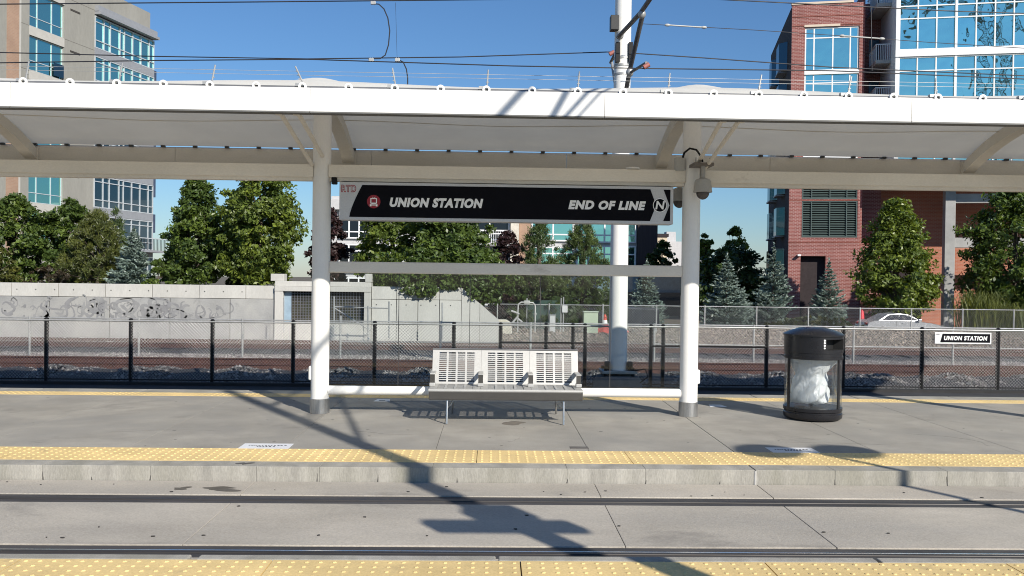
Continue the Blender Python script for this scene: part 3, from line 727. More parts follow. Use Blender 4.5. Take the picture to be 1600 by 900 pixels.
FY = 18.28; FZ0, FZ1 = -.46, .81
fc = thing('chain_link_fence', 'chain link fence with black posts along the back of the platform track', 'fence', (0, FY, -.46))
posts = [-14.4, -12.7, -11.0, -9.30, -7.55, -5.85, -4.16, -2.45, -.78, .21, 1.175, 1.746, 2.005, 3.411, 3.671, 5.895, 7.55, 9.255, 10.91, 12.6, 14.3]
for x in posts:
    pp = B().cyl((x, FY+.03, -.46), (x, FY+.03, .84), .043, n=12).build('post', blackmetal, fc, smooth=True)
    B().sphere((x, FY+.03, .84), .046, 10, 6, sz=.6).build('post_cap', blackmetal, pp, smooth=True)
B().cyl((-14.4, FY+.0, FZ1), (14.3, FY+.0, FZ1), .018, n=10).build('top_rail', galv, fc, smooth=True)
B().cyl((-14.4, FY+.0, FZ0+.04), (14.3, FY, FZ0+.04), .012, n=8).build('bottom_rail', blackmetal, fc, smooth=True)
for a, c, z in ((.21, 2.005, .45), (1.175, 1.746, .45), (3.411, 5.895, .40)):
    B().cyl((a, FY-.02, z), (c, FY-.02, z), .018, n=8).build('gate_rail', blackmetal, fc, smooth=True)
for a, c in zip(posts[:-1], posts[1:]):
    me = chain(a, c, 0, 0, FZ1-FZ0, .07, .0034)
    o = objm('chain_link', me, meshwire, fc, kind='stuff'); o.location = (0, 0, 0)

SYF2 = 23.8
fs = thing('chain_link_fence', 'galvanised chain link fence standing between the railway tracks', 'fence', (0, SYF2, -.46))
px_ = [-12.54-2.85*2, -12.54-2.85, -12.54, -9.6, -6.79, -4.12, -1.38, 1.1, 3.46, 4.53, 7.3, 10.1, 12.9, 15.7, 18.5]
for x in px_:
    hh = .72 if abs(x+4.12) < .01 else .6
    B().cyl((x, SYF2, -.5), (x, SYF2, hh), .03, n=10).build('post', galv, fs, smooth=True)
for z in (.57,): B().cyl((-18, SYF2, z), (18.5, SYF2, z), .02, n=8).build('top_rail', galv, fs, smooth=True)
B().cyl((4.5, SYF2, .03), (18.5, SYF2, .0), .02, n=8).build('middle_rail', galv, fs, smooth=True)
B().cyl((-4.12, SYF2+.05, .0), (1.1, SYF2+.05, .02), .018, n=8).build('middle_rail', galv, fs, smooth=True)
for a, c in zip(px_[:-1], px_[1:]):
    objm('chain_link', chain(a, c, 0, .02, 1.03, .09, .003), meshwire, fs, kind='stuff')

FY3 = 48
ff = thing('chain_link_fence', 'far tall chain link fence in front of the spruces and the silver car', 'fence', (0, FY3, -1.4))
px3 = [9.025+2.92*k for k in range(-1, 9)]
for x in px3: B().cyl((x, FY3, -1.4), (x, FY3, .42), .04, n=8).build('post', galv, ff, smooth=True)
B().cyl((px3[0], FY3, .37), (px3[-1], FY3, .37), .025, n=6).build('top_rail', galv, ff, smooth=True)
for a, c in zip(px3[:-1], px3[1:]): objm('chain_link', chain(a, c, 0, .02, 1.77, .14, .003), meshfar, ff, kind='stuff')
FY4 = 39.5
ff = thing('chain_link_fence', 'chain link fence behind the utility boxes beyond the tracks', 'fence', (0, FY4, -.6))
for x in (.29, 2.66, 5.13, 7.6): B().cyl((x, FY4, -.6), (x, FY4, .68), .035, n=8).build('post', galv, ff, smooth=True)
B().cyl((-.6, FY4, .62), (7.6, FY4, .62), .02, n=6).build('top_rail', galv, ff, smooth=True)
for a, c in ((-.6, .29), (.29, 2.66), (2.66, 5.13), (5.13, 7.6)): objm('chain_link', chain(a, c, 0, .02, 1.22, .12, .003), meshfar, ff, kind='stuff')

fsn = thing('fence_sign', 'small black and white station sign fixed to the fence', 'sign', (10.1, FY-.05, .52))
fx0, fx1, fz0, fz1 = 9.49, 10.71, .52, .765
B().box(fx0, fx1, FY-.06, FY-.035, fz0, fz1).build('board', mat('sign_white', (.74, .74, .74), .5), fsn, bevel=.003)
B().prism([(fx0+.11, fz0+.03), (fx1-.03, fz0+.03), (fx1-.03, fz1-.03), (fx0+.16, fz1-.03)], FY-.063, FY-.058).build('black_panel', signblack, fsn)
text('lettering', 'UNION STATION', letterw, fsn, fx0+.19, fx1-.09, fz0+.075, fz1-.075, FY-.063, .15, .045)
B().box(fx0+.025, fx0+.095, FY-.0615, FY-.059, fz1-.06, fz1-.03).build('print', mat('print_grey', (.3, .3, .32), .6), fsn)

# ---------------------------------------------------------------- overhead line pole and wires
ocs = thing('catenary_pole', 'tall white overhead line pole standing behind the shelter', 'pole', (2.62, 17.8, -.5))
pxs = 2.635
B().tube([(pxs, 17.8, -.06), (pxs, 17.8, 3), (pxs+.02, 17.8, 9.5)], [.19, .182, .16], 28).build('pole_shaft', white, ocs, smooth=True)
B().box(pxs-.36, pxs+.36, 17.5, 18.1, -.12, -.06).build('base_plate', galv, ocs, bevel=.01)
B().lathe([(.52, -.56), (.50, -.3), (.44, -.2), (.36, -.17)], pxs, 17.8, 24).build('footing', mat('footing_concrete', (.13, .13, .13), .9), ocs, smooth=True)
for sx_ in (-1, 1):
    for sy_ in (-1, 1):
        B().cyl((pxs+sx_*.28, 17.8+sy_*.22, -.17), (pxs+sx_*.28, 17.8+sy_*.22, .0), .035, n=8).build('anchor_bolt', blackmetal, ocs)
    B().box(pxs+sx_*.235-.05, pxs+sx_*.235+.05, 17.62, 17.78, -.06, .12).build('gusset', blackmetal, ocs, bevel=.02)
B().tube([(pxs+.3, 17.5, -.05), (pxs+.5, 17.4, .0), (pxs+.55, 17.35, -.15), (pxs+.4, 17.4, -.28)], .014, 8).build('earth_cable', blackmetal, ocs, smooth=True)
dg = mat('dark_grey_steel', (.13, .125, .13), .5, .4, var=.15)
for zz in (6.0, 6.18, 6.33): B().lathe([(.168, zz), (.184, zz), (.184, zz+.04), (.168, zz+.04)], pxs+.012, 17.8, 28).build('clamp_band', galv, ocs, smooth=True)
p = at(961, 36, 17.7); B().box(p.x-.10, p.x+.07, p.y-.1, p.y+.1, p.z-.16, p.z+.14).build('terminal_box', mat('terminal_black', (.03, .03, .03), .5, .3), ocs, bevel=.01)
for sx_ in (-1, 1):
    p = at(966 if sx_ < 0 else 986, 82, 17.65); B().box(p.x-.05, p.x+.03, 17.6, 17.8, p.z-.2, p.z+.2).build('number_plate', blackmetal, ocs)
for nm, q in (('cantilever_tube', [((966, 58), 17.6), ((1001, 20), 16.2), ((1020, -8), 15.4)]), ('brace_tube', [((1004, 24), 16.1), ((984, 110), 16.9), ((978, 142), 17.55)]), ('registration_arm', [((984, 114), 16.9), ((1010, 98), 16.0)]), ('rear_arm', [((968, 70), 17.9), ((954, 98), 18.6)]), ('rear_stay', [((956, 98), 18.5), ((963, 142), 17.9)])):
    pts = [at(a[0], a[1], y) for a, y in q]
    B().tube(pts, .045 if 'tube' in nm else (.028 if 'reg' in nm else .032), 10).build(nm, dg if nm != 'rear_stay' else galv, ocs, smooth=True)
for (a, y) in (((1003, 22), 16.1), ((969, 55), 17.55), ((984, 113), 16.88)):
    p = at(a[0], a[1], y); B().sphere(p, .075, 10, 8, sz=1.2).build('joint_fitting', galv, ocs, smooth=True)
for (a, y) in (((956, 83), 18.5), ((1010, 103), 16.0)):
    p = at(a[0], a[1], y); B().cyl(p-Vector((.05, 0, .03)), p+Vector((.05, 0, .03)), .045, n=10).build('insulator', mat('insulator_red', (.33, .12, .1), .5), ocs, smooth=True)

def wirething(name, label, pts, r, grp='overhead wires', extra=None):
    P = [at(a, b_, y) for a, b_, y in pts]
    d0 = (P[0]-P[1]); d1 = (P[-1]-P[-2])
    o = B().tube(P, r, 6).build(name, wire); tag(o, label, 'wire', grp); return o
wirething('overhead_wire', 'topmost overhead wire crossing the blue sky at left', [(-60, 7, 16), (400, 3, 16), (800, -1, 16), (860, -3, 16)], .011)
wB = wirething('overhead_wire', 'contact wire rising to the white pole and passing behind it', [(-60, 80.5, 18.5), (240, 88, 18.5), (480, 92, 18.5), (720, 89, 18.5), (956, 81, 18.5), (1100, 90.5, 18.5), (1300, 105, 18.5), (1660, 121, 18.5)], .0115)
wC = wirething('overhead_wire', 'contact wire passing in front of the white pole', [(-60, 99, 16), (240, 94.5, 16), (480, 92.6, 16), (800, 103, 16), (1010, 107, 16), (1300, 110.5, 16), (1660, 126, 16)], .0105)
wirething('overhead_wire', 'upper overhead wire crossing in front of the brick building', [(1080, -3, 16), (1300, 8, 16), (1480, 17, 16), (1660, 23, 16)], .0105)
wD = wirething('overhead_wire', 'thin stay wire with insulator rods running right from the pole', [(1000, 37, 17), (1180, 47, 17), (1330, 57, 17), (1450, 66, 17), (1660, 79, 17)], .0065)
wirething('overhead_wire', 'thin vertical dropper wire in front of the brick building', [(1361, 11.5, 16), (1362.5, 111, 16)], .007)
for i, (a, c) in enumerate((((1043, 39.2), (1100, 42.8)), ((1316, 56), (1378, 60.5)))):
    P, Q = at(*a, 17), at(*c, 17)
    t = B().cyl(P, Q, .015, n=10); t.sphere(P, .028, 10, 6, sx=2.2); t.sphere(Q, .028, 10, 6, sx=2.2)
    tag(t.build('rod_insulator', mat('insulator_white', (.42, .42, .40), .5), smooth=True), ('white rod insulator on the stay wire against the sky', 'white rod insulator on the stay wire before the brick building')[i], 'insulator', 'rod insulators on the stay wire')
wirething('jumper_cable', 'curved jumper cable looping between two overhead wires', [(580, 5.5, 16), (592, 6.5, 16), (600, 14, 16), (606, 28, 16), (609, 48, 16), (607, 70, 16), (602, 86, 16), (594, 91.5, 16), (575, 92, 16)], .011)
wirething('jumper_cable', 'short drooping cable end hanging down to the canopy', [(622, 93, 16), (630, 97, 16), (635, 108, 16), (637, 122, 16), (637, 150, 16)], .011)
wirething('overhead_wire', 'hair-thin vertical dropper beside the curved jumper cable', [(618, 4, 16), (620.5, 92, 16)], .0028)
for x, y, lab in ((583, 4.5, 'wire clamp at the top end of the curved jumper cable'), (580, 93.5, 'wire clamp at the lower end of the curved jumper cable'), (621, 93.5, 'wire clamp above the short drooping cable')):
    p = at(x, y, 16); c = B().box(p.x-.045, p.x+.045, p.y-.02, p.y+.02, p.z-.028, p.z+.028); c.cyl(p+Vector((-.02, 0, -.04)), p+Vector((-.02, 0, .04)), .01, n=6); c.cyl(p+Vector((.02, 0, -.04)), p+Vector((.02, 0, .04)), .01, n=6)
    tag(c.build('wire_clamp', galv, bevel=.006), lab, 'clamp', 'clamps on the overhead wires')

# pole and lamp on the near platform, out of frame, whose shadows fall across the track
t = thing('catenary_pole', 'near overhead line pole whose long thick shadow crosses the track', 'pole', (3.62, 1.5, 0))
B().tube([(3.62, 1.5, 0), (3.62, 1.5, 8.75)], [.125, .095], 20).build('pole_shaft', white, t, smooth=True)
B().box(2.90, 4.06, 1.44, 1.56, 3.57, 3.77).build('sign_board', greysign, t, bevel=.01)
B().box(3.45, 3.87, 1.36, 1.64, 3.77, 4.05).build('cabinet', greysign, t, bevel=.01)
for (ya, za, yb, zb, r) in ((1.5, 7.52, 6.8, 7.5, .045), (1.5, 5.64, 5.6, 7.5, .04), (1.5, 6.75, 6.3, 6.74, .028), (1.5, 6.62, 6.3, 6.58, .018)):
    B().cyl((3.62, ya, za), (3.62, yb, zb), r, n=10).build('cantilever_tube', dg, t, smooth=True)
t = thing('platform_lamp', 'near double disc lamp whose round shadows lie on the yellow strip', 'lamp', (7.42, 2.8, 0))
B().cyl((7.42, 2.8, 0), (7.42, 2.8, 4.6), .055, .04, n=16).build('lamp_post', white, t, smooth=True)
for x in (6.99, 7.83):
    B().lathe([(.02, 4.54), (.34, 4.55), (.36, 4.58), (.30, 4.63), (.05, 4.68)], x, 2.81, 32).build('lamp_disc', white, t, smooth=True)
    B().cyl((7.42, 2.8, 4.55), (x, 2.81, 4.60), .02, n=8).build('lamp_arm', white, t, smooth=True)

# ---------------------------------------------------------------- concrete wall on the left, with portal
WY = 31.0
wallgrey = mat('wall_concrete_grey', (.285, .285, .28), .85, var=.12, vscale=1.1, fine=.08, fscale=20, tint=(.36, .355, .335), rnd=.06, bump=.2, bscale=30, dirt=((.2, .2, .2), .8, .62))
wl = thing('retaining_wall', 'long pale concrete retaining wall with faded graffiti behind the tracks', 'wall', (-10, WY, -.5))
lj = [-30.5+2.12*k for k in range(12)]
lj = [x for x in lj if x < -8.6] + [-7.72]
for a, c in zip(lj[:-1], lj[1:]): B().box(a+.012, c-.012, WY, WY+.35, -.5, .945).build('panel', wallgrey, wl, bevel=.012)
uj = [-30.2+1.65*k for k in range(14)]; uj = [x for x in uj if x < -8.6] + [-7.72]
for a, c in zip(uj[:-1], uj[1:]): B().box(a+.008, c-.008, WY+.02, WY+.35, .96, 1.43).build('upper_panel', wallconc, wl, bevel=.01)
for a, c in zip([-4.28, -3.39, -2.62, -1.85], [-3.39, -2.62, -1.85, -1.06]):
    B().box(a+.01, c-.01, WY, WY+.35, -.5, .985).build('panel', wallconc, wl, bevel=.01)
    B().box(a+.006, c-.006, WY+.015, WY+.35, 1.0, 1.45).build('upper_panel', wallconc, wl, bevel=.01)
for i, (a, c, h0, h1) in enumerate(((-1.06, -.4, 1.44, .88), (-.4, .3, .88, .28))):
    B().prism([(a+.006, -.5), (c-.006, -.5), (c-.006, h1), (a+.006, h0)], WY, WY+.3).build('end_panel', wallconc, wl)
th = B()
for a in np.arange(-30, -8.5, .66):
    for z in (1.2,): th.cyl((float(a), WY+.021, z), (float(a), WY+.016, z), .022, n=8)
for a in np.arange(-4.1, -1.1, .53): th.cyl((float(a), WY, .80), (float(a), WY-.004, .80), .022, n=8)
th.build('form_tie_hole', mat('tie_hole', (.06, .06, .055), .9), wl, kind='stuff')
# portal frame with a dark grating
pt_ = thing('culvert_portal', 'concrete portal frame closed by a dark square grating in the wall', 'portal', (-6, WY, -.5))
B().box(-7.70, -7.40, WY-.10, WY+.5, -.5, 1.24).build('pier', wallconc, pt_, bevel=.015)
B().box(-4.53, -4.29, WY-.10, WY+.5, -.5, 1.24).build('pier', wallconc, pt_, bevel=.015)
B().box(-7.70, -4.29, WY-.12, WY+.5, 1.243, 1.42).build('lintel', wallconc, pt_, bevel=.015)
B().box(-7.70, -4.29, WY-.06, WY+.5, 1.423, 1.60).build('coping', wallconc, pt_, bevel=.015)
B().box(-7.88, -7.40, WY+.05, WY+.5, 1.603, 1.86).build('end_block', wallconc, pt_, bevel=.015)
B().box(-4.50, -4.27, WY-.08, WY+.4, 1.603, 1.90).build('end_block', wallconc, pt_, bevel=.015)
B().box(-7.40, -4.53, WY+.46, WY+.5, -.5, 1.24).build('recess_back', mat('recess_dark', (.02, .022, .026), .9), pt_)
B().box(-7.40, -4.53, WY-.05, WY+.46, -.5, .10).build('sill_wall', wallconc, pt_, bevel=.01)
B().box(-7.40, -7.15, WY+.12, WY+.16, .1, 1.24).build('blue_panel', mat('pale_blue_panel', (.25, .34, .42), .6), pt_)
gm = mat('grate_steel', (.17, .175, .185), .5, .4)
for k in range(27):
    x = -7.13+k*.1; B().box(x-.012, x+.012, WY+.10, WY+.125, .11, 1.235).build('grate_bar', gm, pt_)
for k in range(11):
    z = .17+k*.1; B().box(-7.15, -4.53, WY+.127, WY+.145, z-.012, z+.012).build('grate_bar', gm, pt_)
t = thing('pipe_gate', 'galvanised pipe frame with a diagonal brace before the grating', 'gate', (-4.6, 29.5, -.47))
def pcy(a, b_, y, r=.022, nm='pipe'):
    B().cyl(at(*a, y), at(*b_, y), r, n=8).build(nm, galv, t, smooth=True)
pcy((522, 463), (522, 522), 29.5, .03, 'upright'); pcy((443, 465), (443, 520), 29.5, .022, 'upright'); pcy((575, 478), (575, 528), 29.5, .03, 'upright'); pcy((608, 471), (608, 528), 29.5, .03, 'upright'); pcy((691, 473), (691, 530), 29.5, .025, 'upright')
pcy((522, 479), (608, 482), 29.5); pcy((522, 481), (580, 517), 29.5); pcy((575, 520), (558, 540), 29.5)
# faded graffiti strokes
gf = B(); rr = random.Random(21)
def stroke(cx, cz, rad, a0, a1, w, y, sx=1.):
    n = 18; V = []
    for i in range(n+1):
        a = a0+(a1-a0)*i/n; ww = w*(.5+.5*math.sin(math.pi*i/n)); rr_ = rad*(1+.12*math.sin(3*a+cx))
        for s in (-1, 1): V.append((cx+sx*(rr_+s*ww)*math.cos(a), y, cz+(rr_+s*ww)*math.sin(a)))
    gf.add(V, [(2*i, 2*i+1, 2*i+3, 2*i+2) for i in range(n)])
for k in range(130):
    cx = rr.choice((rr.uniform(-17.2, -13.6), rr.uniform(-14, -11.4), rr.uniform(-12.5, -9.2)))
    stroke(cx, rr.uniform(.25, .8), rr.uniform(.06, .26), rr.uniform(0, 6), rr.uniform(1.5, 9), rr.uniform(.012, .06), WY-.002-.0005*(k % 7), rr.uniform(.7, 1.6))
gf.build('graffiti', mat('graffiti_grey', (.215, .215, .22), .8, var=.15, vscale=3, tint=(.27, .27, .265)), wl, kind='stuff')
gf = B()
for k in range(20):
    stroke(rr.uniform(-13.9, -11.3), rr.uniform(.3, .75), rr.uniform(.08, .24), rr.uniform(0, 6), rr.uniform(1, 6), rr.uniform(.008, .02), WY-.007-.0005*(k % 5), rr.uniform(.7, 1.5))
gf.build('graffiti', mat('graffiti_dark', (.15, .15, .16), .8, var=.2, vscale=3, tint=(.24, .24, .24)), wl, kind='stuff')

# raised ground behind the wall
B().box(-90, -1.0, WY+.36, 58, -.6, 1.12).build('terrace', mat('terrace_soil', (.10, .09, .06), .95, var=.3, tint=(.06, .08, .03)), kind='structure')

# ---------------------------------------------------------------- trees and shrubs
def unit(v): return v/np.maximum(np.linalg.norm(v, axis=-1, keepdims=True), 1e-6)
def leaves(C_, size, asp, upb, outc=None, r=rng, jit=.6):
    N = len(C_); nrm = unit(r.normal(size=(N, 3))+np.array((0, 0, upb)) + (0 if outc is None else unit(C_-outc)*.7))
    t = unit(np.cross(nrm, r.normal(size=(N, 3)))); w = np.cross(nrm, t)
    s = size*r.uniform(1-jit, 1+jit, (N, 1))
    return np.stack([C_-t*s, C_+w*s*asp, C_+t*s, C_-w*s*asp], 1).reshape(-1, 3)
def limbs(root, x, y, z0, H, tips, m, r0=.12, frac=.75):
    tb_ = B().tube([(0, 0, 0), (.03*H/5, .02, H*.3), (-.02, .03, H*frac)], [r0, r0*.75, r0*.25], 10)
    tb_.build('trunk', m, root, smooth=True, local=True)
    lb_ = B()
    for p in tips:
        zz = min(max(p[2]*.55, H*.12), H*frac*.95)
        mid = (p[0]*.45, p[1]*.45, zz+(p[2]-zz)*.4); lb_.tube([(0, 0, zz), mid, tuple(p)], [r0*.35, r0*.2, .008], 6)
    lb_.build('limbs', m, root, smooth=True, local=True)
def decid(name, label, x, y, z, H, W, lm, n_cl=110, per=85, leaf=.085, shape='oval', skirt=.06, seed=0, grp=None, D=None, cat='tree', tr=True):
    r = np.random.default_rng(seed+100); t = thing(name, label, cat, (x, y, z), group=grp)
    D = D or W
    h = r.uniform(0, 1, n_cl)
    if shape == 'cone': env = lambda q: np.minimum(1., (1-q)**.62*1.1)*np.minimum(1, .55+q*3)
    elif shape == 'bush': env = lambda q: np.sqrt(np.maximum(0, 1-q**2.4))
    else: env = lambda q: np.sin(np.pi*np.clip(.14+.86*q, 0, 1))**.62
    h = np.concatenate([h, r.beta(1.3, 1.6, n_cl//2)]); K = len(h)
    a = r.uniform(0, 6.283, K); rad = env(h)*np.sqrt(r.uniform(.12, 1., K))*r.uniform(.82, 1.12, K)
    cz = H*(skirt+(1-skirt)*h)*.96
    C0 = np.stack([rad*np.cos(a)*W/2*.88, rad*np.sin(a)*D/2*.88, cz], 1)
    lob = 1+.16*np.sin(2*a+r.uniform(0, 6)+5*h)+.12*np.sin(5*a+r.uniform(0, 6)-7*h); C0[:, :2] *= lob[:, None]
    cr = (.052+.08*r.random(K)**1.6)*min(W, H)
    P = np.repeat(C0, per, 0); off = r.normal(size=(len(P), 3)); off = unit(off)*np.power(r.random((len(P), 1)), .45)*np.repeat(cr, per)[:, None]*np.array((1, 1, .72))
    P = P+off; P = P[(P[:, 2] > .03*H)]
    me = quads('crown', leaves(P, leaf, .5, .5, np.array((0, 0, H*.45)), r), 4)
    objm('crown', me, lm, t)
    if tr: limbs(t, x, y, z, H, C0[::max(1, K//14)], bark, .028*H)
    return t
def spruce(name, label, x, y, z, H, W, lm, seed=0, grp=None, dens=1.):
    r = np.random.default_rng(seed+300); t = thing(name, label, 'tree', (x, y, z), group=grp)
    Cs = []; Ts = []
    nl = int(17*dens+H)
    for i in range(nl):
        q = i/(nl-1); zz = H*(.04+.94*q); rad = W/2*(1-q)**.85*r.uniform(.86, 1.1)+.05
        nb = int(7+9*(1-q))
        for b_ in range(nb):
            a = r.uniform(0, 6.283); L = rad*r.uniform(.72, 1.08); nt_ = max(4, int(L/.055))
            s = np.linspace(.18, 1, nt_); droop = -.16*L*np.sin(s*2.4)+.16*L*s**2*(1 if q > .2 else .4)
            px = np.cos(a)*L*s; py = np.sin(a)*L*s; w = (.05+.11*(1-s))*min(1, L*1.6)
            for rep in range(3):
                lat = r.normal(size=nt_)*w
                Cs.append(np.stack([px-np.sin(a)*lat, py+np.cos(a)*lat, zz+droop+r.normal(size=nt_)*.03], 1))
                Ts.append(np.stack([np.cos(a)+r.normal(size=nt_)*.5, np.sin(a)+r.normal(size=nt_)*.5, .25+r.normal(size=nt_)*.35], 1))
    zt = np.linspace(H*.9, H*1.04, 14); Cs.append(np.stack([r.normal(size=14)*.02, r.normal(size=14)*.02, zt], 1)); Ts.append(np.tile((.2, .1, 1.), (14, 1))+r.normal(size=(14, 3))*.3)
    C_ = np.concatenate(Cs); T = unit(np.concatenate(Ts)); w = unit(np.cross(T, r.normal(size=T.shape))); s = .085*r.uniform(.7, 1.35, (len(C_), 1))
    V = np.stack([C_-T*s, C_+w*s*.38, C_+T*s, C_-w*s*.38], 1).reshape(-1, 3)
    objm('crown', quads('crown', V, 4), lm, t)
    B().tube([(0, 0, 0), (0, 0, H*.97)], [.022*H, .012], 8).build('trunk', bark, t, smooth=True, local=True)
    return t
def pine(name, label, x, y, z, H, W, lm, seed=0, n_cl=150, skirt=.04):
    r = np.random.default_rng(seed+500); t = thing(name, label, 'tree', (x, y, z), group='pine trees in the background')
    h = r.beta(1.1, 1.35, n_cl); a = r.uniform(0, 6.283, n_cl); rad = np.minimum(1, (1-h)**.62*1.15)*np.sqrt(r.uniform(.2, 1, n_cl))
    C0 = np.stack([rad*np.cos(a)*W/2, rad*np.sin(a)*W/2, H*(skirt+(.97-skirt)*h)], 1)
    C0[-1] = (0, 0, H*.97)
    per = 75; P = np.repeat(C0, per, 0); dr = unit(r.normal(size=(len(P), 3))+np.array((0, 0, .55))+np.repeat(unit(C0*np.array((1, 1, .2))), per, 0)*.6)
    base = P+r.normal(size=P.shape)*.07; ln_ = r.uniform(.09, .2, (len(P), 1)); tip = base+dr*ln_; w = unit(np.cross(dr, r.normal(size=dr.shape)))*.016
    V = np.stack([base-w, base+w, tip+w*.3, tip-w*.3], 1).reshape(-1, 3)
    objm('crown', quads('crown', V, 4), lm, t)
    limbs(t, x, y, z, H, C0[::10], bark, .025*H, .9); return t

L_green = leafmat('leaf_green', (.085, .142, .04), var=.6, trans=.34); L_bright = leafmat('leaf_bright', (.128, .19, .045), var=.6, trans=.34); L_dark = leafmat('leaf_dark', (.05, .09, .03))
L_olive = leafmat('leaf_olive', (.092, .108, .03)); L_pine = leafmat('needle_pine', (.085, .11, .034), trans=.15); L_pine2 = leafmat('needle_pine_dark', (.072, .115, .042), trans=.15)
L_spr = leafmat('needle_spruce', (.17, .225, .195), trans=.1, hue=(1.05, 1.05, 1.05)); L_purp = leafmat('leaf_purple', (.04, .024, .024), trans=.2, hue=(1.3, 1, 1))
L_grass = leafmat('grass_blade', (.13, .165, .06), trans=.3)
GT = 1.12
bt = 'broadleaf trees in the background'
decid('broadleaf_tree', 'dark green bushy tree at the left edge above the wall', -20.7, 38, GT, 4.1, 3.5, L_green, seed=1, grp=bt, n_cl=150)
decid('broadleaf_tree', 'dark green rounded tree second from the left edge above the wall', -18.6, 38.6, GT, 3.95, 3.2, L_green, seed=2, grp=bt, n_cl=140)
decid('shrub', 'yellow-green shrub at the left edge on top of the wall', -20.2, 35.6, GT, 1.75, 2.6, L_olive, seed=3, shape='bush', n_cl=50, per=70, leaf=.06, cat='shrub')
decid('shrub', 'low brownish shrub on the wall below the rounded tree', -17.9, 35.4, GT, 1.0, 2.0, leafmat('leaf_brown', (.06, .05, .035)), seed=4, shape='bush', n_cl=40, per=60, leaf=.05, cat='shrub')
pine('pine_tree', 'olive green pine left of the blue spruce above the wall', -16.7, 37, GT, 3.35, 3.1, L_pine, 1, n_cl=240)
pine('pine_tree', 'slim pine top rising behind the olive pine at left', -17.0, 39.5, GT, 3.6, 1.7, L_pine2, 2, n_cl=90)
spruce('spruce_tree', 'small blue spruce above the long wall', -14.75, 36, GT, 2.5, 2.1, L_spr, 1)
decid('shrub', 'low green shrub right of the small blue spruce', -13.6, 35.6, GT, 1.25, 1.6, L_green, seed=6, shape='bush', n_cl=40, per=60, leaf=.06, cat='shrub')
decid('broadleaf_tree', 'tall pointed green tree right of the small blue spruce', -12.55, 37, GT, 4.95, 3.7, L_green, seed=7, shape='cone', grp=bt, n_cl=200, leaf=.078, per=95)
decid('broadleaf_tree', 'tall bright green tree just left of the left column', -9.7, 36.4, GT, 5.7, 3.9, L_bright, seed=8, grp=bt, n_cl=240, per=95, leaf=.08)
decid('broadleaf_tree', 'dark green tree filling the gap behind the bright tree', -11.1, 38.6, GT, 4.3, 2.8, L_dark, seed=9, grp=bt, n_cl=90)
decid('plum_tree', 'dark purple-leaved tree behind the left column', -7.2, 38.5, GT, 3.8, 2.0, L_purp, seed=10, n_cl=130)
decid('broadleaf_tree', 'yellowish green tree below the left half of the sign', -4.15, 36.5, .7, 4.7, 3.4, L_bright, seed=11, grp=bt, n_cl=140)
decid('broadleaf_tree', 'wide green tree below the middle of the sign drooping over the wall', -1.7, 35.5, .0, 5.8, 4.4, L_green, seed=12, grp=bt, n_cl=230, per=85, skirt=.12)
decid('broadleaf_tree', 'low green branches hanging over the wall end', -1.95, 31.9, .42, 2.75, 5.4, L_green, seed=13, grp=bt, n_cl=240, skirt=.22, D=2.6, leaf=.075)
decid('broadleaf_tree', 'drooping green branch end over the sloping wall end', -.45, 31.6, .25, 2.6, 2.6, L_green, seed=33, grp=bt, n_cl=110, skirt=.3, D=2.0, leaf=.075)
decid('plum_tree', 'dark purple-leaved tree right of the wide green tree', .75, 42.5, -.6, 4.8, 2.6, L_purp, seed=14, n_cl=130)
pine('pine_tree', 'green pine below the word END on the sign', 2.3, 42, -.6, 5.3, 3.3, L_pine2, 3, n_cl=260)
pine('pine_tree', 'broad green pine left of the white line pole', 4.5, 43, -.6, 5.4, 3.9, L_pine2, 4, n_cl=330)
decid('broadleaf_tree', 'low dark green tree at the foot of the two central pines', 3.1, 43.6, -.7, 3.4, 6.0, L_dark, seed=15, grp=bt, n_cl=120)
sgp = 'blue spruces behind the far fence'
spruce('spruce_tree', 'blue spruce just right of the white line pole', 9.0, 50, -1.4, 4.3, 3.1, L_spr, 2, sgp, 1.2)
spruce('spruce_tree', 'full blue spruce right of the right column', 13.7, 50, -1.4, 4.7, 3.9, L_spr, 3, sgp, 1.2)
spruce('spruce_tree', 'tallest blue spruce at the corner of the brick building', 16.75, 51, -1.4, 5.3, 3.8, L_spr, 4, sgp, 1.2)
spruce('spruce_tree', 'blue spruce in front of the dark doorway', 20.1, 51, -1.4, 4.45, 3.1, L_spr, 5, sgp, 1.2)
decid('broadleaf_tree', 'green pyramidal tree above the silver car', 25.75, 54.5, -1.4, 8.7, 6.3, L_bright, seed=16, shape='cone', grp=bt, n_cl=230, per=95, leaf=.11, skirt=.15)
decid('broadleaf_tree', 'large dark green tree cut by the right edge', 32.6, 53, -1.4, 9.6, 7.4, L_green, seed=17, grp=bt, n_cl=240, per=95, leaf=.12, skirt=.08)
decid('shrub', 'low green hedge below the spruces by the brick building', 18.6, 49.3, -1.4, 1.25, 9.0, leafmat('leaf_juniper', (.075, .095, .045)), seed=18, shape='bush', n_cl=110, per=70, leaf=.06, cat='shrub', D=1.3, tr=False)
fg = 'far trees between the buildings'
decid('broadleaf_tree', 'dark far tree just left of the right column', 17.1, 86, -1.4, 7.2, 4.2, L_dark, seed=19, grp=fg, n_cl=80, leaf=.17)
decid('broadleaf_tree', 'far sunlit tree right of the right column', 22.8, 92, -1.4, 8.5, 3.2, L_bright, seed=20, grp=fg, n_cl=80, leaf=.17)
decid('broadleaf_tree', 'far sunlit tree beside the shaded brick side', 26.0, 92, -1.4, 9.2, 4.4, L_bright, seed=21, grp=fg, n_cl=90, leaf=.17)
decid('broadleaf_tree', 'low dark tree mass behind the full blue spruce', 19.6, 70, -1.4, 6.2, 8.5, L_dark, seed=22, grp=fg, n_cl=130, leaf=.16)
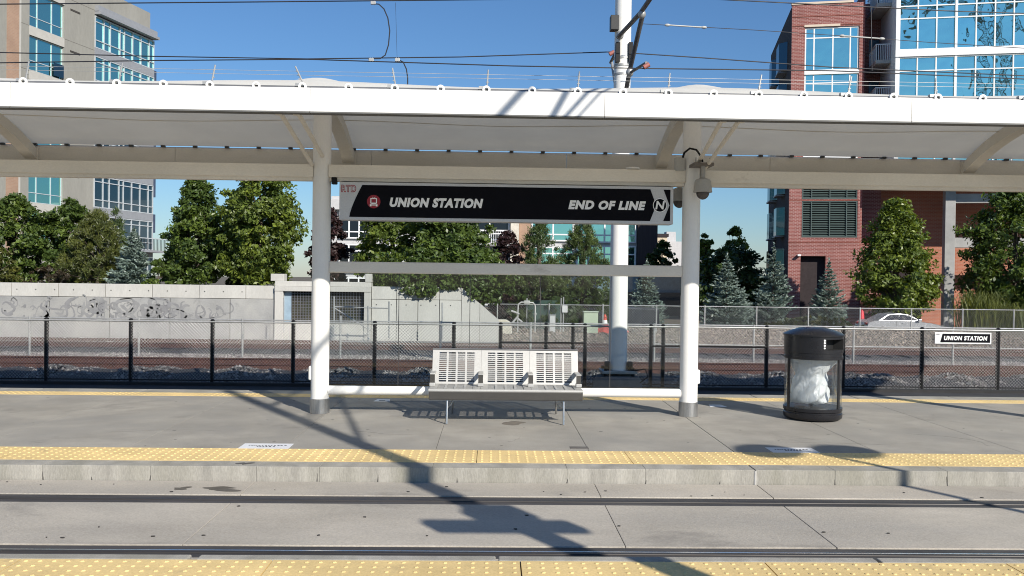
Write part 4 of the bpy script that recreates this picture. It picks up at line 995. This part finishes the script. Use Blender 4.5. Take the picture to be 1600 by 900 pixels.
# tall ornamental grass clumps
def grassclump(x, y, z, H, W, N, seed, lab):
    r = np.random.default_rng(seed); bx_ = r.normal(size=(N, 2))*W*.22; a = r.uniform(0, 6.283, N); ln_ = r.uniform(.2, .55, N)*W; hh = H*r.uniform(.55, 1., N)
    p0 = np.stack([bx_[:, 0], bx_[:, 1], np.zeros(N)], 1); d = np.stack([np.cos(a)*ln_, np.sin(a)*ln_, np.zeros(N)], 1)
    p1 = p0+d*.3+np.array((0, 0, 1))*hh[:, None]*.75; p2 = p0+d*.75+np.array((0, 0, 1))*hh[:, None]; p3 = p0+d*1.1+np.array((0, 0, 1))*hh[:, None]*.85
    w = unit(np.cross(d, np.array((0, 0, 1.))))*.022
    V = np.concatenate([np.stack([p0-w, p0+w, p1+w, p1-w], 1), np.stack([p1-w, p1+w, p2+w*.7, p2-w*.7], 1), np.stack([p2-w*.7, p2+w*.7, p3+w*.1, p3-w*.1], 1)]).reshape(-1, 3)
    o = objm('grass_clump', quads('grass_clump', V, 4), L_grass); o.location = (x, y, z); tag(o, lab, 'grass', 'tall grass clumps behind the far fence', None)
grassclump(28.6, 50, -1.4, 2.9, 2.6, 420, 5, 'tall arching grass clump right of the silver car')
grassclump(30.6, 50, -1.4, 2.2, 2.2, 300, 6, 'lower arching grass clump at the right edge behind the far fence')

# ---------------------------------------------------------------- left building: concrete and glass, seen along its front
blk = mat('facade_concrete', (.275, .268, .24), .9, var=.07, vscale=.4, fine=.06, fscale=6, tint=(.25, .243, .215), stretch=(1, 1, .3))
paleband = mat('pale_band', (.45, .435, .40), .85, var=.05)
orangeb = brick('orange_brick', (.36, .24, .17), (.33, .215, .155), (.36, .26, .2))
alu = mat('window_aluminium', (.55, .58, .60), .45, .3, var=.05)
greyband = mat('grey_band', (.30, .31, .33), .6, .2, var=.05)
teal = winglass('teal_glass', (.36, .76, .72), .78); tealdark = winglass('teal_glass_dark', (.10, .19, .25), .5)
blueg = winglass('blue_glass', (.46, .88, .82), .88, .02, .03)
def wall_open(parent, m, x0, x1, z0, z1, ops, depth=.3, name='wall', y=0.):
    # rectangular front with rectangular openings: rows of blocks around each opening column
    b = B(); xs = sorted(set([x0, x1]+[o[0] for o in ops]+[o[1] for o in ops]))
    for a, c in zip(xs[:-1], xs[1:]):
        inside = sorted([(o[2], o[3]) for o in ops if o[0] <= a+1e-6 and o[1] >= c-1e-6]); zc = z0
        for (p, q) in inside:
            if p > zc: b.box(a, c, y, y+depth, zc, p)
            zc = q
        if z1 > zc: b.box(a, c, y, y+depth, zc, z1)
    return b.build(name, m, parent, local=True)
def window(parent, x0, x1, z0, z1, vx, hz, gl, fr, y=.12, fw_=.06, dep=.08, name='window'):
    b = B(); b.box(x0, x0+fw_, y-dep, y, z0, z1).box(x1-fw_, x1, y-dep, y, z0, z1).box(x0+fw_, x1-fw_, y-dep, y, z0, z0+fw_).box(x0+fw_, x1-fw_, y-dep, y, z1-fw_, z1)
    vx = [v for v in vx if x0+.1 < v < x1-.1]; hz = [h for h in hz if z0+.1 < h < z1-.1]
    for v in vx: b.box(v-fw_*.5, v+fw_*.5, y-dep+.004, y-.004, z0+fw_, z1-fw_)
    cols = [x0]+vx+[x1]; rows = [z0]+hz+[z1]
    for h in hz:
        for a, c in zip(cols[:-1], cols[1:]): b.box(a+fw_*.5, c-fw_*.5, y-dep+.008, y-.008, h-fw_*.45, h+fw_*.45)
    w = b.build(name, fr, parent, local=True)
    for a, c in zip(cols[:-1], cols[1:]):
        for p, q in zip(rows[:-1], rows[1:]): B().box(a+.02, c-.02, y-.03, y-.02, p+.02, q-.02).build('pane', gl if not callable(gl) else gl(), w, local=True)
    return w
lb_ = thing('apartment_building', 'concrete apartment building with teal windows at the left edge', 'building', (-32.818, 62, 0), math.atan2(.972, .233))
rows = [19.25-3.12*k for k in range(-1, 6)]       # sill levels
ops = [(0, 3.4, s, s+2.45) for s in rows]
B().box(-22, 14.2, .34, 16, -1.4, 24.4).build('core', blk, lb_, local=True)
wall_open(lb_, blk, -.75, 6.72, -1.4, 25.5, ops)
wall_open(lb_, orangeb, -2.05, -.95, -1.4, 25.5, [], .34, 'brick_strip', -.02)
wall_open(lb_, blk, -22, -2.05, -1.4, 25.5, [(-6.4, -3.0, s, s+2.45) for s in rows])
B().box(-.95, -.75, 0, .3, -1.4, 25.5).build('pier', paleband, lb_, local=True)
for s in rows:
    window(lb_, 0, 3.4, s, s+2.45, [.88, 2.3], [s+.72], teal, alu, .2)
    window(lb_, -6.4, -3.0, s, s+2.45, [-5.4, -4.2], [s+.72], teal, alu, .2)
    B().box(-.02, 3.42, -.03, .0, s-.66, s-.02).build('spandrel', paleband, lb_, local=True)
    B().box(4.05, 5.1, -.02, .02, s+2.28, s+2.42).build('vent_slot', mat('vent_dark', (.05, .045, .04), .9), lb_, local=True)
    for (a, c) in ((-.75, 0), (3.42, 6.72)): B().box(a+.001, c-.001, -.006, .0, s-.04, s+.0).build('joint', mat('facade_joint', (.17, .16, .14), .9), lb_, local=True)
B().box(6.72, 14.25, -.35, .34, 22.3, 22.75).build('roof_edge', greyband, lb_, local=True)
B().box(6.72, 14.3, -.55, .34, 22.05, 22.26).build('roof_overhang', greyband, lb_, local=True)
lev = [21.95-3.12*k for k in range(0, 7)]
for k, zt in enumerate(lev):
    zb = zt-2.50
    w = window(lb_, 6.72, 14.25, zb, zt, [7.78, 8.54, 9.72, 10.28, 11.35, 12.44, 13.57], [zb+.62, zt-.45], teal if k < 3 else tealdark, alu, .05, .08, .12)
    B().box(6.722, 14.248, -.06, .1, zb-.60, zb-.01).build('spandrel', greyband, lb_, local=True)
# open awning window and corner balcony seen in the photo
B().box(2.35, 3.35, -.05, -.01, 16.25, 17.2).build('awning_sash', tealdark, lb_, local=True).rotation_euler = (0, 0, 0)
ba = B().box(9.2, 14.6, -1.3, -.05, 3.62, 3.8).build('balcony', greyband, lb_, local=True)
for k in range(28): B().box(9.25+k*.195, 9.28+k*.195, -1.27, -1.24, 3.8, 4.75).build('baluster', blackmetal, ba, local=True)
B().box(9.2, 14.6, -1.29, -1.22, 4.75, 4.82).build('handrail', alu, ba, local=True)
for zz in (19.2, 16.1, 12.9, 9.8, 6.7): B().box(14.26, 14.8, .1, 1.5, zz-1.3, zz+.3).build('end_balcony', mat('dark_blue_panel', (.05, .07, .12), .5), lb_, local=True)

# ---------------------------------------------------------------- right building: brick with glazed bays
redbrick = brick('red_brick', (.27, .10, .088), (.20, .07, .062), (.42, .28, .26))
cap = mat('stone_band', (.6, .5, .4), .8, var=.05)
wframe = mat('window_white', (.74, .75, .76), .5, var=.03)
rb_ = thing('brick_building', 'red brick apartment building with blue glass bays at right', 'building', (21.445, 62, 0), math.atan2(-.208, .978))
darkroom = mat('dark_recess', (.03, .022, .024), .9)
ops = [(.9, 4.62, 10.9, 13.7), (.9, 4.62, 13.95, 16.9), (.9, 4.62, 16.95, 20.1), (.86, 4.66, 7.75, 10.6), (.88, 4.69, 5.01, 7.64), (.85, 2.57, -1.4, 3.68)]
wall_open(rb_, redbrick, 0, 4.85, -1.4, 21.75, ops, .35)
B().box(.0, 4.8, .5, 14, -1.4, 21.7).build('core', darkroom, rb_, local=True)
B().box(.012, .33, .353, 14, -1.4, 21.7).build('side_wall', redbrick, rb_, local=True)
for z in (4.69, 20.9, 7.70, 19.9+.35):
    B().box(-.015, 4.86, -.03, 0, z-.05, z+.02).build('brick_course', brick('course_brick', (.25, .08, .06), (.22, .07, .055), (.3, .16, .14)), rb_, local=True)
B().box(.85, 3.3, -.05, 0, 20.12, 20.27).build('stone_lintel', cap, rb_, local=True)
B().box(-.05, 4.2, -.06, .3, 21.752, 21.9).build('parapet_cap', cap, rb_, local=True)
for (z0, z1, hz) in ((16.97, 20.08, [19.34]), (13.97, 16.88, [16.1]), (10.92, 13.68, [13.0])):
    window(rb_, .92, 4.60, z0, z1, [1.55, 2.84, 4.02], hz, blueg, wframe, .16, .09)
    B().box(.9, 4.62, -.02, .1, z0-.26, z0-.01).build('sill_band', wframe, rb_, local=True)
louv = mat('louvre_green', (.075, .105, .10), .5, .2, var=.08)
for (z0, z1) in ((7.77, 10.58), (5.03, 7.62)):
    lo = B().box(.9, .97, .02, .12, z0, z1).box(4.6, 4.67, .02, .12, z0, z1).box(.97, 4.6, .02, .12, z0, z0+.07).box(.97, 4.6, .02, .12, z1-.07, z1).box(1.52, 1.58, .02, .12, z0+.07, z1-.07).box(2.77, 2.83, .02, .12, z0+.07, z1-.07).box(3.92, 3.98, .02, .12, z0+.07, z1-.07).build('louvre_frame', louv, rb_, local=True)
    B().box(.9, 4.67, .33, .36, z0, z1).build('louvre_back', darkroom, lo, local=True)
    nz = int((z1-z0)/.165)
    for k in range(nz):
        z = z0+.1+k*.165; B().add([(.97, .06, z), (4.6, .06, z), (4.6, .2, z+.1), (.97, .2, z+.1), (.97, .06, z+.02), (4.6, .06, z+.02), (4.6, .2, z+.12), (.97, .2, z+.12)], [(0, 3, 2, 1), (4, 5, 6, 7), (0, 1, 5, 4), (1, 2, 6, 5), (2, 3, 7, 6), (3, 0, 4, 7)]).build('louvre_blade', louv, lo, local=True)
B().box(.6, .82, -.35, .0, 3.65, 3.78).build('wall_lamp', wframe, rb_, local=True, bevel=.02)
# recess with balconies
B().box(4.85, 6.9, 3.0, 3.3, -1.4, 22.5).build('recess_wall', redbrick, rb_, local=True)
B().box(4.852, 5.05, .353, 3.0, -1.4, 22.5).build('recess_side', redbrick, rb_, local=True)
for zf in (17.5, 14.45, 11.4, 21.5):
    bl = B().box(5.7, 6.67, -.25, 2.9, zf-.2, zf+.05).build('balcony', paleband, rb_, local=True)
    B().box(5.68, 6.67, -.27, -.2, zf+1.1, zf+1.17).build('handrail', wframe, bl, local=True)
    B().box(5.68, 5.75, -.2, 2.9, zf+1.1, zf+1.17).build('handrail', wframe, bl, local=True)
    for k in range(8): B().box(5.72+k*.12, 5.75+k*.12, -.25, -.22, zf+.05, zf+1.1).build('baluster', wframe, bl, local=True)
    for k in range(8): B().box(5.70, 5.73, -.15+k*.3, -.12+k*.3, zf+.05, zf+1.1).build('baluster', wframe, bl, local=True)
    B().box(5.9, 6.6, 2.95, 2.99, zf+.05, zf+2.3).build('balcony_door', tealdark, rb_, local=True)
# glazed bay
B().box(6.885, 24, -1.2, 14, 9.0, 24).build('bay_core', darkroom, rb_, local=True)
B().box(6.68, 6.88, -1.6, 14, 9.0, 24).build('bay_pier', wframe, rb_, local=True)
for (z0, z1, hz) in ((17.82, 21.65, [19.98, 20.84]), (13.55, 17.37, [16.4, 15.9][:1]), (9.3, 13.1, [12.2]), (22.05, 24, [])):
    window(rb_, 6.88, 24, z0, z1, [8.1, 9.3, 10.54, 11.8, 12.98, 14.15, 15.7, 16.9, 18.1, 19.3, 20.5, 21.7], hz, blueg, wframe, -1.45, .085, .12)
for z0, z1 in ((17.375, 17.815), (13.105, 13.545), (21.655, 22.045)): B().box(6.66, 24, -1.66, -1.38, z0, z1).build('floor_band', wframe, rb_, local=True)
B().box(10.46, 10.62, -1.6, -1.48, 9.3, 24).build('mullion_cover', wframe, rb_, local=True)
# lower storeys behind the right-hand trees: brick wall set back, concrete frame in front
ops = [(7.2, 9.6, 6.2, 7.9), (11.4, 20, 2.6, 4.2)]
wall_open(rb_, brick('warm_brick', (.42, .16, .10), (.38, .14, .09), (.42, .26, .2)), 4.87, 24, -1.4, 8.95, [(7.2, 9.9, -1.4, 3.4)], .3, 'rear_wall', 3.31)
B().box(4.87, 24, 3.7, 4, -1.4, 9).build('rear_core', darkroom, rb_, local=True)
frm = mat('frame_concrete', (.34, .34, .335), .85, var=.12, vscale=1)
B().box(10.45, 11.12, -.2, .45, -1.4, 9.0).build('frame_column', frm, rb_, local=True, bevel=.02)
for z0, z1 in ((7.45, 8.1), (4.34, 5.03)): B().box(11.123, 24, -.1, .35, z0, z1).build('frame_beam', frm, rb_, local=True, bevel=.02)
B().box(6.9, 24, -1.8, 3.3, 8.98, 9.27).build('soffit_slab', frm, rb_, local=True)
B().box(20, 20.67, -.2, .45, -1.4, 9.0).build('frame_column', frm, rb_, local=True, bevel=.02)
# shaded side of the same block with bay windows
sw = mat('side_dark_panel', (.10, .075, .08), .8, var=.15)
for zf in (2.2, 5.3, 8.4, 11.5, 14.6, 17.7):
    for yy in (2.5, 7.5):
        by = B().add([(0, yy, zf), (-.55, yy+.5, zf), (-.55, yy+2.2, zf), (0, yy+2.7, zf), (0, yy, zf+2.1), (-.55, yy+.5, zf+2.1), (-.55, yy+2.2, zf+2.1), (0, yy+2.7, zf+2.1)], [(0, 1, 2, 3), (7, 6, 5, 4), (0, 4, 5, 1), (1, 5, 6, 2), (2, 6, 7, 3)]).build('bay_window', tealdark, rb_, local=True)
        B().box(-.62, .01, yy+.4, yy+2.3, zf-.12, zf-.005).build('bay_sill', greyband, by, local=True)

# ---------------------------------------------------------------- far centre building
cbm = mat('white_facade', (.46, .46, .47), .8, var=.05); dkw = winglass('dark_glass', (.05, .06, .08), .35)
cb_ = thing('office_building', 'far white and teal office building behind the central trees', 'building', (-17.86, 95, 0))
B().box(.2, 33.9, .4, 22, -1.4, 10.6).build('core', cbm, cb_, local=True)
B().box(-1.2, .2, .5, 12, -1.4, 9.0).build('wing', cbm, cb_, local=True)
B().box(-.2, 6.0, -.25, .4, 9.1, 10.2).build('parapet', cbm, cb_, local=True)
for (z0, z1, hz) in ((5.95, 8.9, [6.7]), (2.2, 5.35, [4.6]), (-1.2, 1.7, [])):
    window(cb_, 1.1, 4.4, z0, z1, [2.2, 3.3], hz, dkw, wframe, .3, .14, .2)
    window(cb_, 4.7, 6.6, z0, z1, [5.6], hz, teal, wframe, .3, .14, .2)
    window(cb_, 15.5, 19.8, z0, z1, [17.6], hz, dkw, wframe, .3, .14, .2)
    window(cb_, 22.2, 26.9, z0, z1, [24.6], hz, teal, wframe, .3, .16, .2)
    window(cb_, 27.2, 33.8, z0-.1, z1+.2, [28.5, 30.3, 32.1], hz, teal, wframe, .3, .16, .2)
bl = B().box(15.4, 20.0, -1.2, .3, 5.35, 5.6).build('balcony', cbm, cb_, local=True)
B().box(15.4, 20.0, -1.2, -1.1, 6.9, 7.05).build('handrail', wframe, bl, local=True)
for k in range(20): B().box(15.45+k*.235, 15.5+k*.235, -1.18, -1.12, 5.6, 6.9).build('baluster', wframe, bl, local=True)
B().box(19.9, 20.8, -.5, .4, -1.4, 10.2).build('pier', mat('beige_pier', (.58, .54, .47), .8), cb_, local=True)
B().box(20.85, 22.1, -.02, .4, -1.4, 10.2).build('brick_strip', orangeb, cb_, local=True)
B().box(33.92, 36.1, -.2, 20, -1.4, 11).build('dark_end', mat('dark_brown_clad', (.05, .035, .035), .8, var=.2, stretch=(6, 6, .1)), cb_, local=True)

t = thing('low_building', 'low blue-grey building in shade behind the right column', 'building', (14.5, 78, -1.4))
B().box(9.5, 21, 77.5, 84, -1.4, 2.7).build('wall', mat('blue_grey_wall', (.10, .17, .22), .7), t)
B().box(9.3, 21.2, 77.2, 84.2, 2.72, 3.1).build('roof_edge', mat('blue_grey_edge', (.2, .27, .31), .7), t)
B().box(9.6, 20.9, 77.3, 77.5, -1.4, .7).build('dark_base', mat('dark_base', (.02, .025, .035), .8), t)
B().box(13.2, 13.9, 77.35, 77.5, .9, 2.0).build('vent', darkroom, t)
t = thing('far_house', 'tiny beige building on the horizon beside the right column', 'building', (26, 135, -1.4))
B().box(22, 27.5, 135, 145, -1.4, 8.6).build('wall', mat('beige_wall', (.55, .46, .34), .8), t)
B().box(21.8, 27.7, 134.8, 145.2, 8.62, 9.1).build('roof_edge', darkroom, t)
B().box(27.5, 34, 137, 145, -1.4, 8.0).build('wing', cbm, t)
B().box(28.0, 29.5, 138, 140, 8.02, 9.6).build('roof_unit', cbm, t)

# ---------------------------------------------------------------- road, car and small things beyond the tracks
B().box(-5, 60, 49.6, 57.5, -1.45, -1.37).build('road', roadm, kind='structure')
car = thing('parked_car', 'silver two-door car behind the far fence', 'car', (24.4, 51, -1.37))
silver = mat('car_silver', (.40, .41, .43), .25, .35, var=.03); darkgl = mat('car_glass', (.02, .022, .026), .06, 0, var=.05); tyre = mat('tyre', (.02, .02, .02), .85)
def carbody():
    # half-width grows and shrinks along the height; profile (x,z) of roofline and sill, lofted over five widths
    b = B()
    low = [(-2.3, .32), (-2.34, .55), (-2.26, .84), (-1.9, .96), (-1.2, .98), (.2, .95), (.75, .93), (1.5, .84), (2.1, .70), (2.32, .52), (2.3, .30), (1.9, .22), (1.82, .38), (1.66, .58), (1.42, .66), (1.18, .58), (1.02, .38), (.95, .22), (-.95, .22), (-1.02, .38), (-1.18, .58), (-1.42, .66), (-1.66, .58), (-1.82, .38), (-1.9, .22)]
    n = len(low); L = []
    for hw, s in ((-.88, .97), (-.90, 1.0), (.90, 1.0), (.88, .97)):
        L.append([(x*s if abs(x) > 2 else x, hw, .58+(z-.58)*s) for x, z in low])
    V = [p for l in L for p in l]
    F = [tuple(range(n)), tuple(range(4*n-1, 3*n-1, -1))]+[(j*n+i, (j+1)*n+i, (j+1)*n+(i+1) % n, j*n+(i+1) % n) for j in range(3) for i in range(n)]
    return b.add(V, F)
def loft(polys):
    n = len(polys[0]); b = B(); V = [p for l in polys for p in l]
    return b.add(V, [tuple(range(n)), tuple(range(len(V)-1, len(V)-n-1, -1))]+[(j*n+i, (j+1)*n+i, (j+1)*n+(i+1) % n, j*n+(i+1) % n) for j in range(len(polys)-1) for i in range(n)])
bd = carbody().build('body', silver, car, local=True, bevel=.03)
gh = [(-1.75, .95), (-1.05, 1.34), (-.35, 1.40), (.2, 1.34), (1.0, .93)]
loft([[(x*.97, -.84+(z-.93)*.42, z) for x, z in gh], [(x*.97, .84-(z-.93)*.42, z) for x, z in gh]]).build('cabin', silver, car, local=True, bevel=.02)
sg_ = [(-1.45, 1.0), (-.98, 1.29), (-.35, 1.345), (.16, 1.29), (.78, 1.0)]
for s in (-1, 1):
    wv = B().add([(x, s*(.845-(z-.93)*.42+.004), z) for x, z in sg_], [tuple(range(5))[::s]]).build('side_window', darkgl, car, local=True)
    B().box(-.42, -.36, s*.70-.005 if s > 0 else -.74, s*.74 if s > 0 else -.695, 1.0, 1.33).build('door_pillar', silver, wv, local=True)
    B().box(.62, .82, s*.98-.09, s*.98+.09-.04, .96, 1.08).build('mirror', silver, car, local=True, bevel=.03)
    B().box(-.25, -.05, s*.905-.012, s*.905+.012, .80, .835).build('door_handle', silver, car, local=True)
    B().box(2.02, 2.27, s*.62-.14, s*.62+.14, .60, .70).build('headlight', mat('lamp_glass', (.6, .62, .65), .1), car, local=True, bevel=.02)
    B().box(-2.345, -2.2, s*.62-.14, s*.62+.14, .70, .84).build('tail_light', mat('tail_red', (.3, .02, .02), .2), car, local=True, bevel=.02)
    B().box(-.62, -.612, s*.902-.002, s*.902+.002, .3, .93).build('door_seam', blackmetal, car, local=True)
    for x in (-1.42, 1.42):
        wv = B().cyl((x, s*.72, .32), (x, s*.90, .32), .325, n=28).build('wheel', tyre, car, local=True, smooth=True)
        B().cyl((x, s*.885, .32), (x, s*.905, .32), .21, n=24).build('rim', mat('rim_alloy', (.5, .5, .5), .3, .8), wv, local=True)
        for k in range(5):
            a = 2*math.pi*k/5+.3; B().cyl((x+.13*math.cos(a), s*.88, .32+.13*math.sin(a)), (x+.13*math.cos(a), s*.909, .32+.13*math.sin(a)), .045, n=8).build('rim_gap', blackmetal, wv, local=True)
B().prism([(.15, .97), (.2, 1.33), (.26, 1.31), (.99, .965)], -.70, .70).build('windscreen', darkgl, car, local=True)

van = thing('delivery_van', 'dark van parked behind the fence left of the white pole', 'van', (6.6, 46, -1.2))
dv = mat('van_dark', (.035, .038, .045), .35, .2, var=.08)
B().prism([(4.4, -.75), (4.32, .1), (4.45, .28), (4.95, .78), (5.3, .85), (6.4, .84), (6.5, .3), (9.0, .28), (9.05, -.75)], 46, 47.8).build('body', dv, van, bevel=.05)
B().prism([(4.72, .32), (5.08, .72), (5.7, .74), (5.7, .32)], 45.985, 46.02).build('side_window', darkgl, van)
B().prism([(5.78, .32), (5.78, .74), (6.32, .74), (6.36, .32)], 45.985, 46.02).build('side_window', darkgl, van)
B().tube([(4.75, 45.97, .32), (5.05, 45.97, .76), (5.2, 45.97, .79), (5.72, 45.97, .79), (5.74, 45.97, .30)], .022, 8).build('chrome_trim', galv, van, smooth=True)
B().box(4.42, 4.66, 45.72, 45.98, .3, .6).build('mirror', galv, van, bevel=.04)
for x in (5.2, 8.1): B().cyl((x, 45.98, -.85), (x, 46.2, -.85), .36, n=20).build('wheel', tyre, van, smooth=True)

t = thing('utility_cabinet', 'pale green utility cabinet standing left of the white pole', 'cabinet', (4.62, 38.6, -.6))
B().box(4.14, 4.79, 38.5, 39.0, -.6, .33).build('cabinet_body', mat('pale_green', (.36, .42, .32), .6, var=.05), t, bevel=.015)
B().box(4.11, 4.82, 38.47, 39.03, .33, .37).build('lid', mat('pale_green_lid', (.40, .45, .36), .6), t, bevel=.01)
t = thing('utility_cabinet', 'small grey meter box beside two tall service posts', 'cabinet', (2.75, 38.6, -.6))
B().box(2.62, 2.88, 38.5, 38.8, -.6, .17).build('cabinet_body', mat('meter_grey', (.45, .46, .46), .6), t, bevel=.015)
B().box(2.60, 2.90, 38.48, 38.82, .17, .2).build('lid', galv, t)
t = thing('service_post', 'pair of galvanised service posts with meter left of the van', 'post', (3.2, 38.6, -.6))
for x, h in ((3.13, .95), (3.24, 1.0)): B().cyl((x, 38.6, -.6), (x, 38.6, h), .03, n=8).build('post', galv, t, smooth=True)
B().box(3.17, 3.42, 38.5, 38.58, .3, .62).build('meter', mat('meter_pale', (.55, .55, .55), .5), t, bevel=.02)
t = thing('backflow_pipe', 'white looped valve pipework on the ground right of the wall end', 'pipework', (1.55, 38.6, -.6))
wp = mat('pipe_white', (.42, .42, .41), .5, .1)
B().tube([(1.2, 38.6, -.6), (1.2, 38.6, .35), (1.22, 38.6, .66), (1.35, 38.6, .74), (1.6, 38.6, .74), (1.88, 38.6, .72), (1.97, 38.6, .6), (1.98, 38.6, -.6)], .034, 10).build('pipe', wp, t, smooth=True)
B().cyl((1.6, 38.6, .72), (1.6, 38.6, .92), .03, n=8).build('valve_stem', wp, t, smooth=True)
B().box(1.46, 1.74, 38.55, 38.65, .66, .82).build('valve_body', wp, t, bevel=.03)
for q in ((.9, .35, 1.2, .25), (1.2, .1, .95, -.2), (1.2, .0, 1.4, -.15)): B().cyl((q[0], 38.55, q[1]), (q[2], 38.55, q[3]), .05, n=8).build('valve_arm', wp, t, smooth=True)
for x in (1.2, 1.98): B().cyl((x, 38.6, .2), (x, 38.6, .25), .085, n=12).build('flange', wp, t)
for x, z in ((1.2, -.15), (1.98, -.2)): B().cyl((x-.02, 38.5, z), (x+.02, 38.5, z), .12, n=14).build('hand_wheel', wp, t)
t = thing('green_screen_panel', 'dark green mesh screen beside the white pipework', 'screen', (2.4, 41, -.6))
B().box(1.7, 3.3, 41, 41.04, -.6, .78).build('screen', mat('screen_green', (.03, .065, .055), .8), t)
B().cyl((1.7, 41, -.6), (1.7, 41, .85), .03, n=8).build('post', galv, t)
rb2 = mat('rubble_block', (.5, .47, .40), .9, var=.12, vscale=3)
for i, (x, y, w, h, lab) in enumerate(((.25, 37.0, 1.35, .62, 'broken pale concrete block right of the wall end'),)):
    o = B().prism([(x-w/2, -.6), (x+w/2, -.6), (x+w/2-.05, -.6+h*.8), (x+w*.3, -.6+h), (x-w*.35, -.6+h*1.02), (x-w/2+.03, -.6+h*.85)], y, y+.6).build('concrete_block', rb2, bevel=.04); tag(o, lab, 'block')
orng = mat('safety_orange', (.62, .09, .05), .6); pinkr = mat('tarp_red', (.55, .10, .08), .7, var=.15)
o = blob(5.45, 39.2, .75, .3, 0, seed=31, j=.3)
t = thing('orange_tarp', 'crumpled red-orange tarp lying beside the green cabinet', 'tarp', (5.4, 38.9, -.6))
b = B(); n = 24; m = 8; V = []
for j in range(m+1):
    for k in range(n):
        a = 2*math.pi*k/n; q = j/m; V.append((5.45+.75*(1-q)*math.cos(a)*(1+.2*math.sin(3*a)), 38.9+.4*(1-q)*math.sin(a), -.6+.36*q**.7+.06*math.sin(5*a+7*q)))
b.add(V, [(j*n+k, j*n+(k+1) % n, (j+1)*n+(k+1) % n, (j+1)*n+k) for j in range(m) for k in range(n)]); b.build('sheet', pinkr, t, smooth=True)
t = thing('traffic_cone', 'orange traffic cone seen just left of the white pole', 'cone', (5.35, 40.4, -.6))
B().box(5.13, 5.57, 40.2, 40.6, -.6, -.55).build('base', orng, t); B().lathe([(.17, -.55), (.06, .12), (.04, .16)], 5.35, 40.4, 16).build('cone_body', orng, t, smooth=True)
B().lathe([(.132, -.30), (.10, -.1)], 5.35, 40.4, 16).build('band', letterw, t)
t = thing('traffic_cone', 'red cone standing behind the silver car', 'cone', (23.15, 53.4, -1.37))
B().box(22.93, 23.37, 53.18, 53.62, -1.37, -1.3).build('base', orng, t); B().lathe([(.26, -1.3), (.12, .0), (.04, .12)], 23.15, 53.4, 16).build('cone_body', mat('cone_red', (.55, .03, .05), .6), t, smooth=True)

# tower crane far behind the camera: only its mirror image shows, in the glass of the right building
K = 1.7; cx0, cy0 = 55.5, -139.4
cr = thing('tower_crane', 'lattice tower crane seen only as a wavy reflection in the blue glass', 'crane', (cx0, cy0, -1.4))
crm = mat('crane_dark', (.03, .03, .035), .6)
def lattice(b, p, q, w, n, r):
    p = Vector(p); q = Vector(q); t = (q-p).normalized(); a = Vector((0, 1, 0)) if abs(t.y) < .9 else Vector((1, 0, 0)); c = t.cross(a).normalized()
    cor = [(a+c)*w/2, (a-c)*w/2, (-a-c)*w/2, (c-a)*w/2]
    for k in cor: b.cyl(p+k, q+k, r, n=4)
    for i in range(n):
        u, v = p+(q-p)*(i/n), p+(q-p)*((i+1)/n)
        for j in range(4): b.cyl(u+cor[j], v+cor[(j+1) % 4], r*.7, n=4); b.cyl(u+cor[j], u+cor[(j+1) % 4], r*.6, n=4)
zj = 82
b = B(); lattice(b, (cx0, cy0, -1.4), (cx0, cy0, zj+3), 2.5*K, 20, .2*K); b.build('mast', crm, cr)
b = B(); lattice(b, (cx0, cy0, zj), (cx0-28, cy0, zj), 1.6*K, 9, .18*K); b.build('counter_jib', crm, cr)
b = B(); lattice(b, (cx0, cy0, zj), (cx0+60, cy0, zj), 1.6*K, 16, .15*K); b.build('jib', crm, cr)
B().box(cx0-28, cx0-22, cy0-2.2, cy0+2.2, zj-7, zj-1.2).build('counterweight', crm, cr)
B().box(cx0+2.2, cx0+6, cy0-3, cy0+1, zj-6, zj-1.2).build('cab', crm, cr)
b = B(); b.cyl((cx0, cy0, zj+3), (cx0, cy0, zj+15), .5, .25, n=6); b.cyl((cx0, cy0, zj+15), (cx0-25, cy0, zj+1), .14, n=4); b.cyl((cx0, cy0, zj+15), (cx0+40, cy0, zj+1), .14, n=4); b.build('apex_tower', crm, cr)
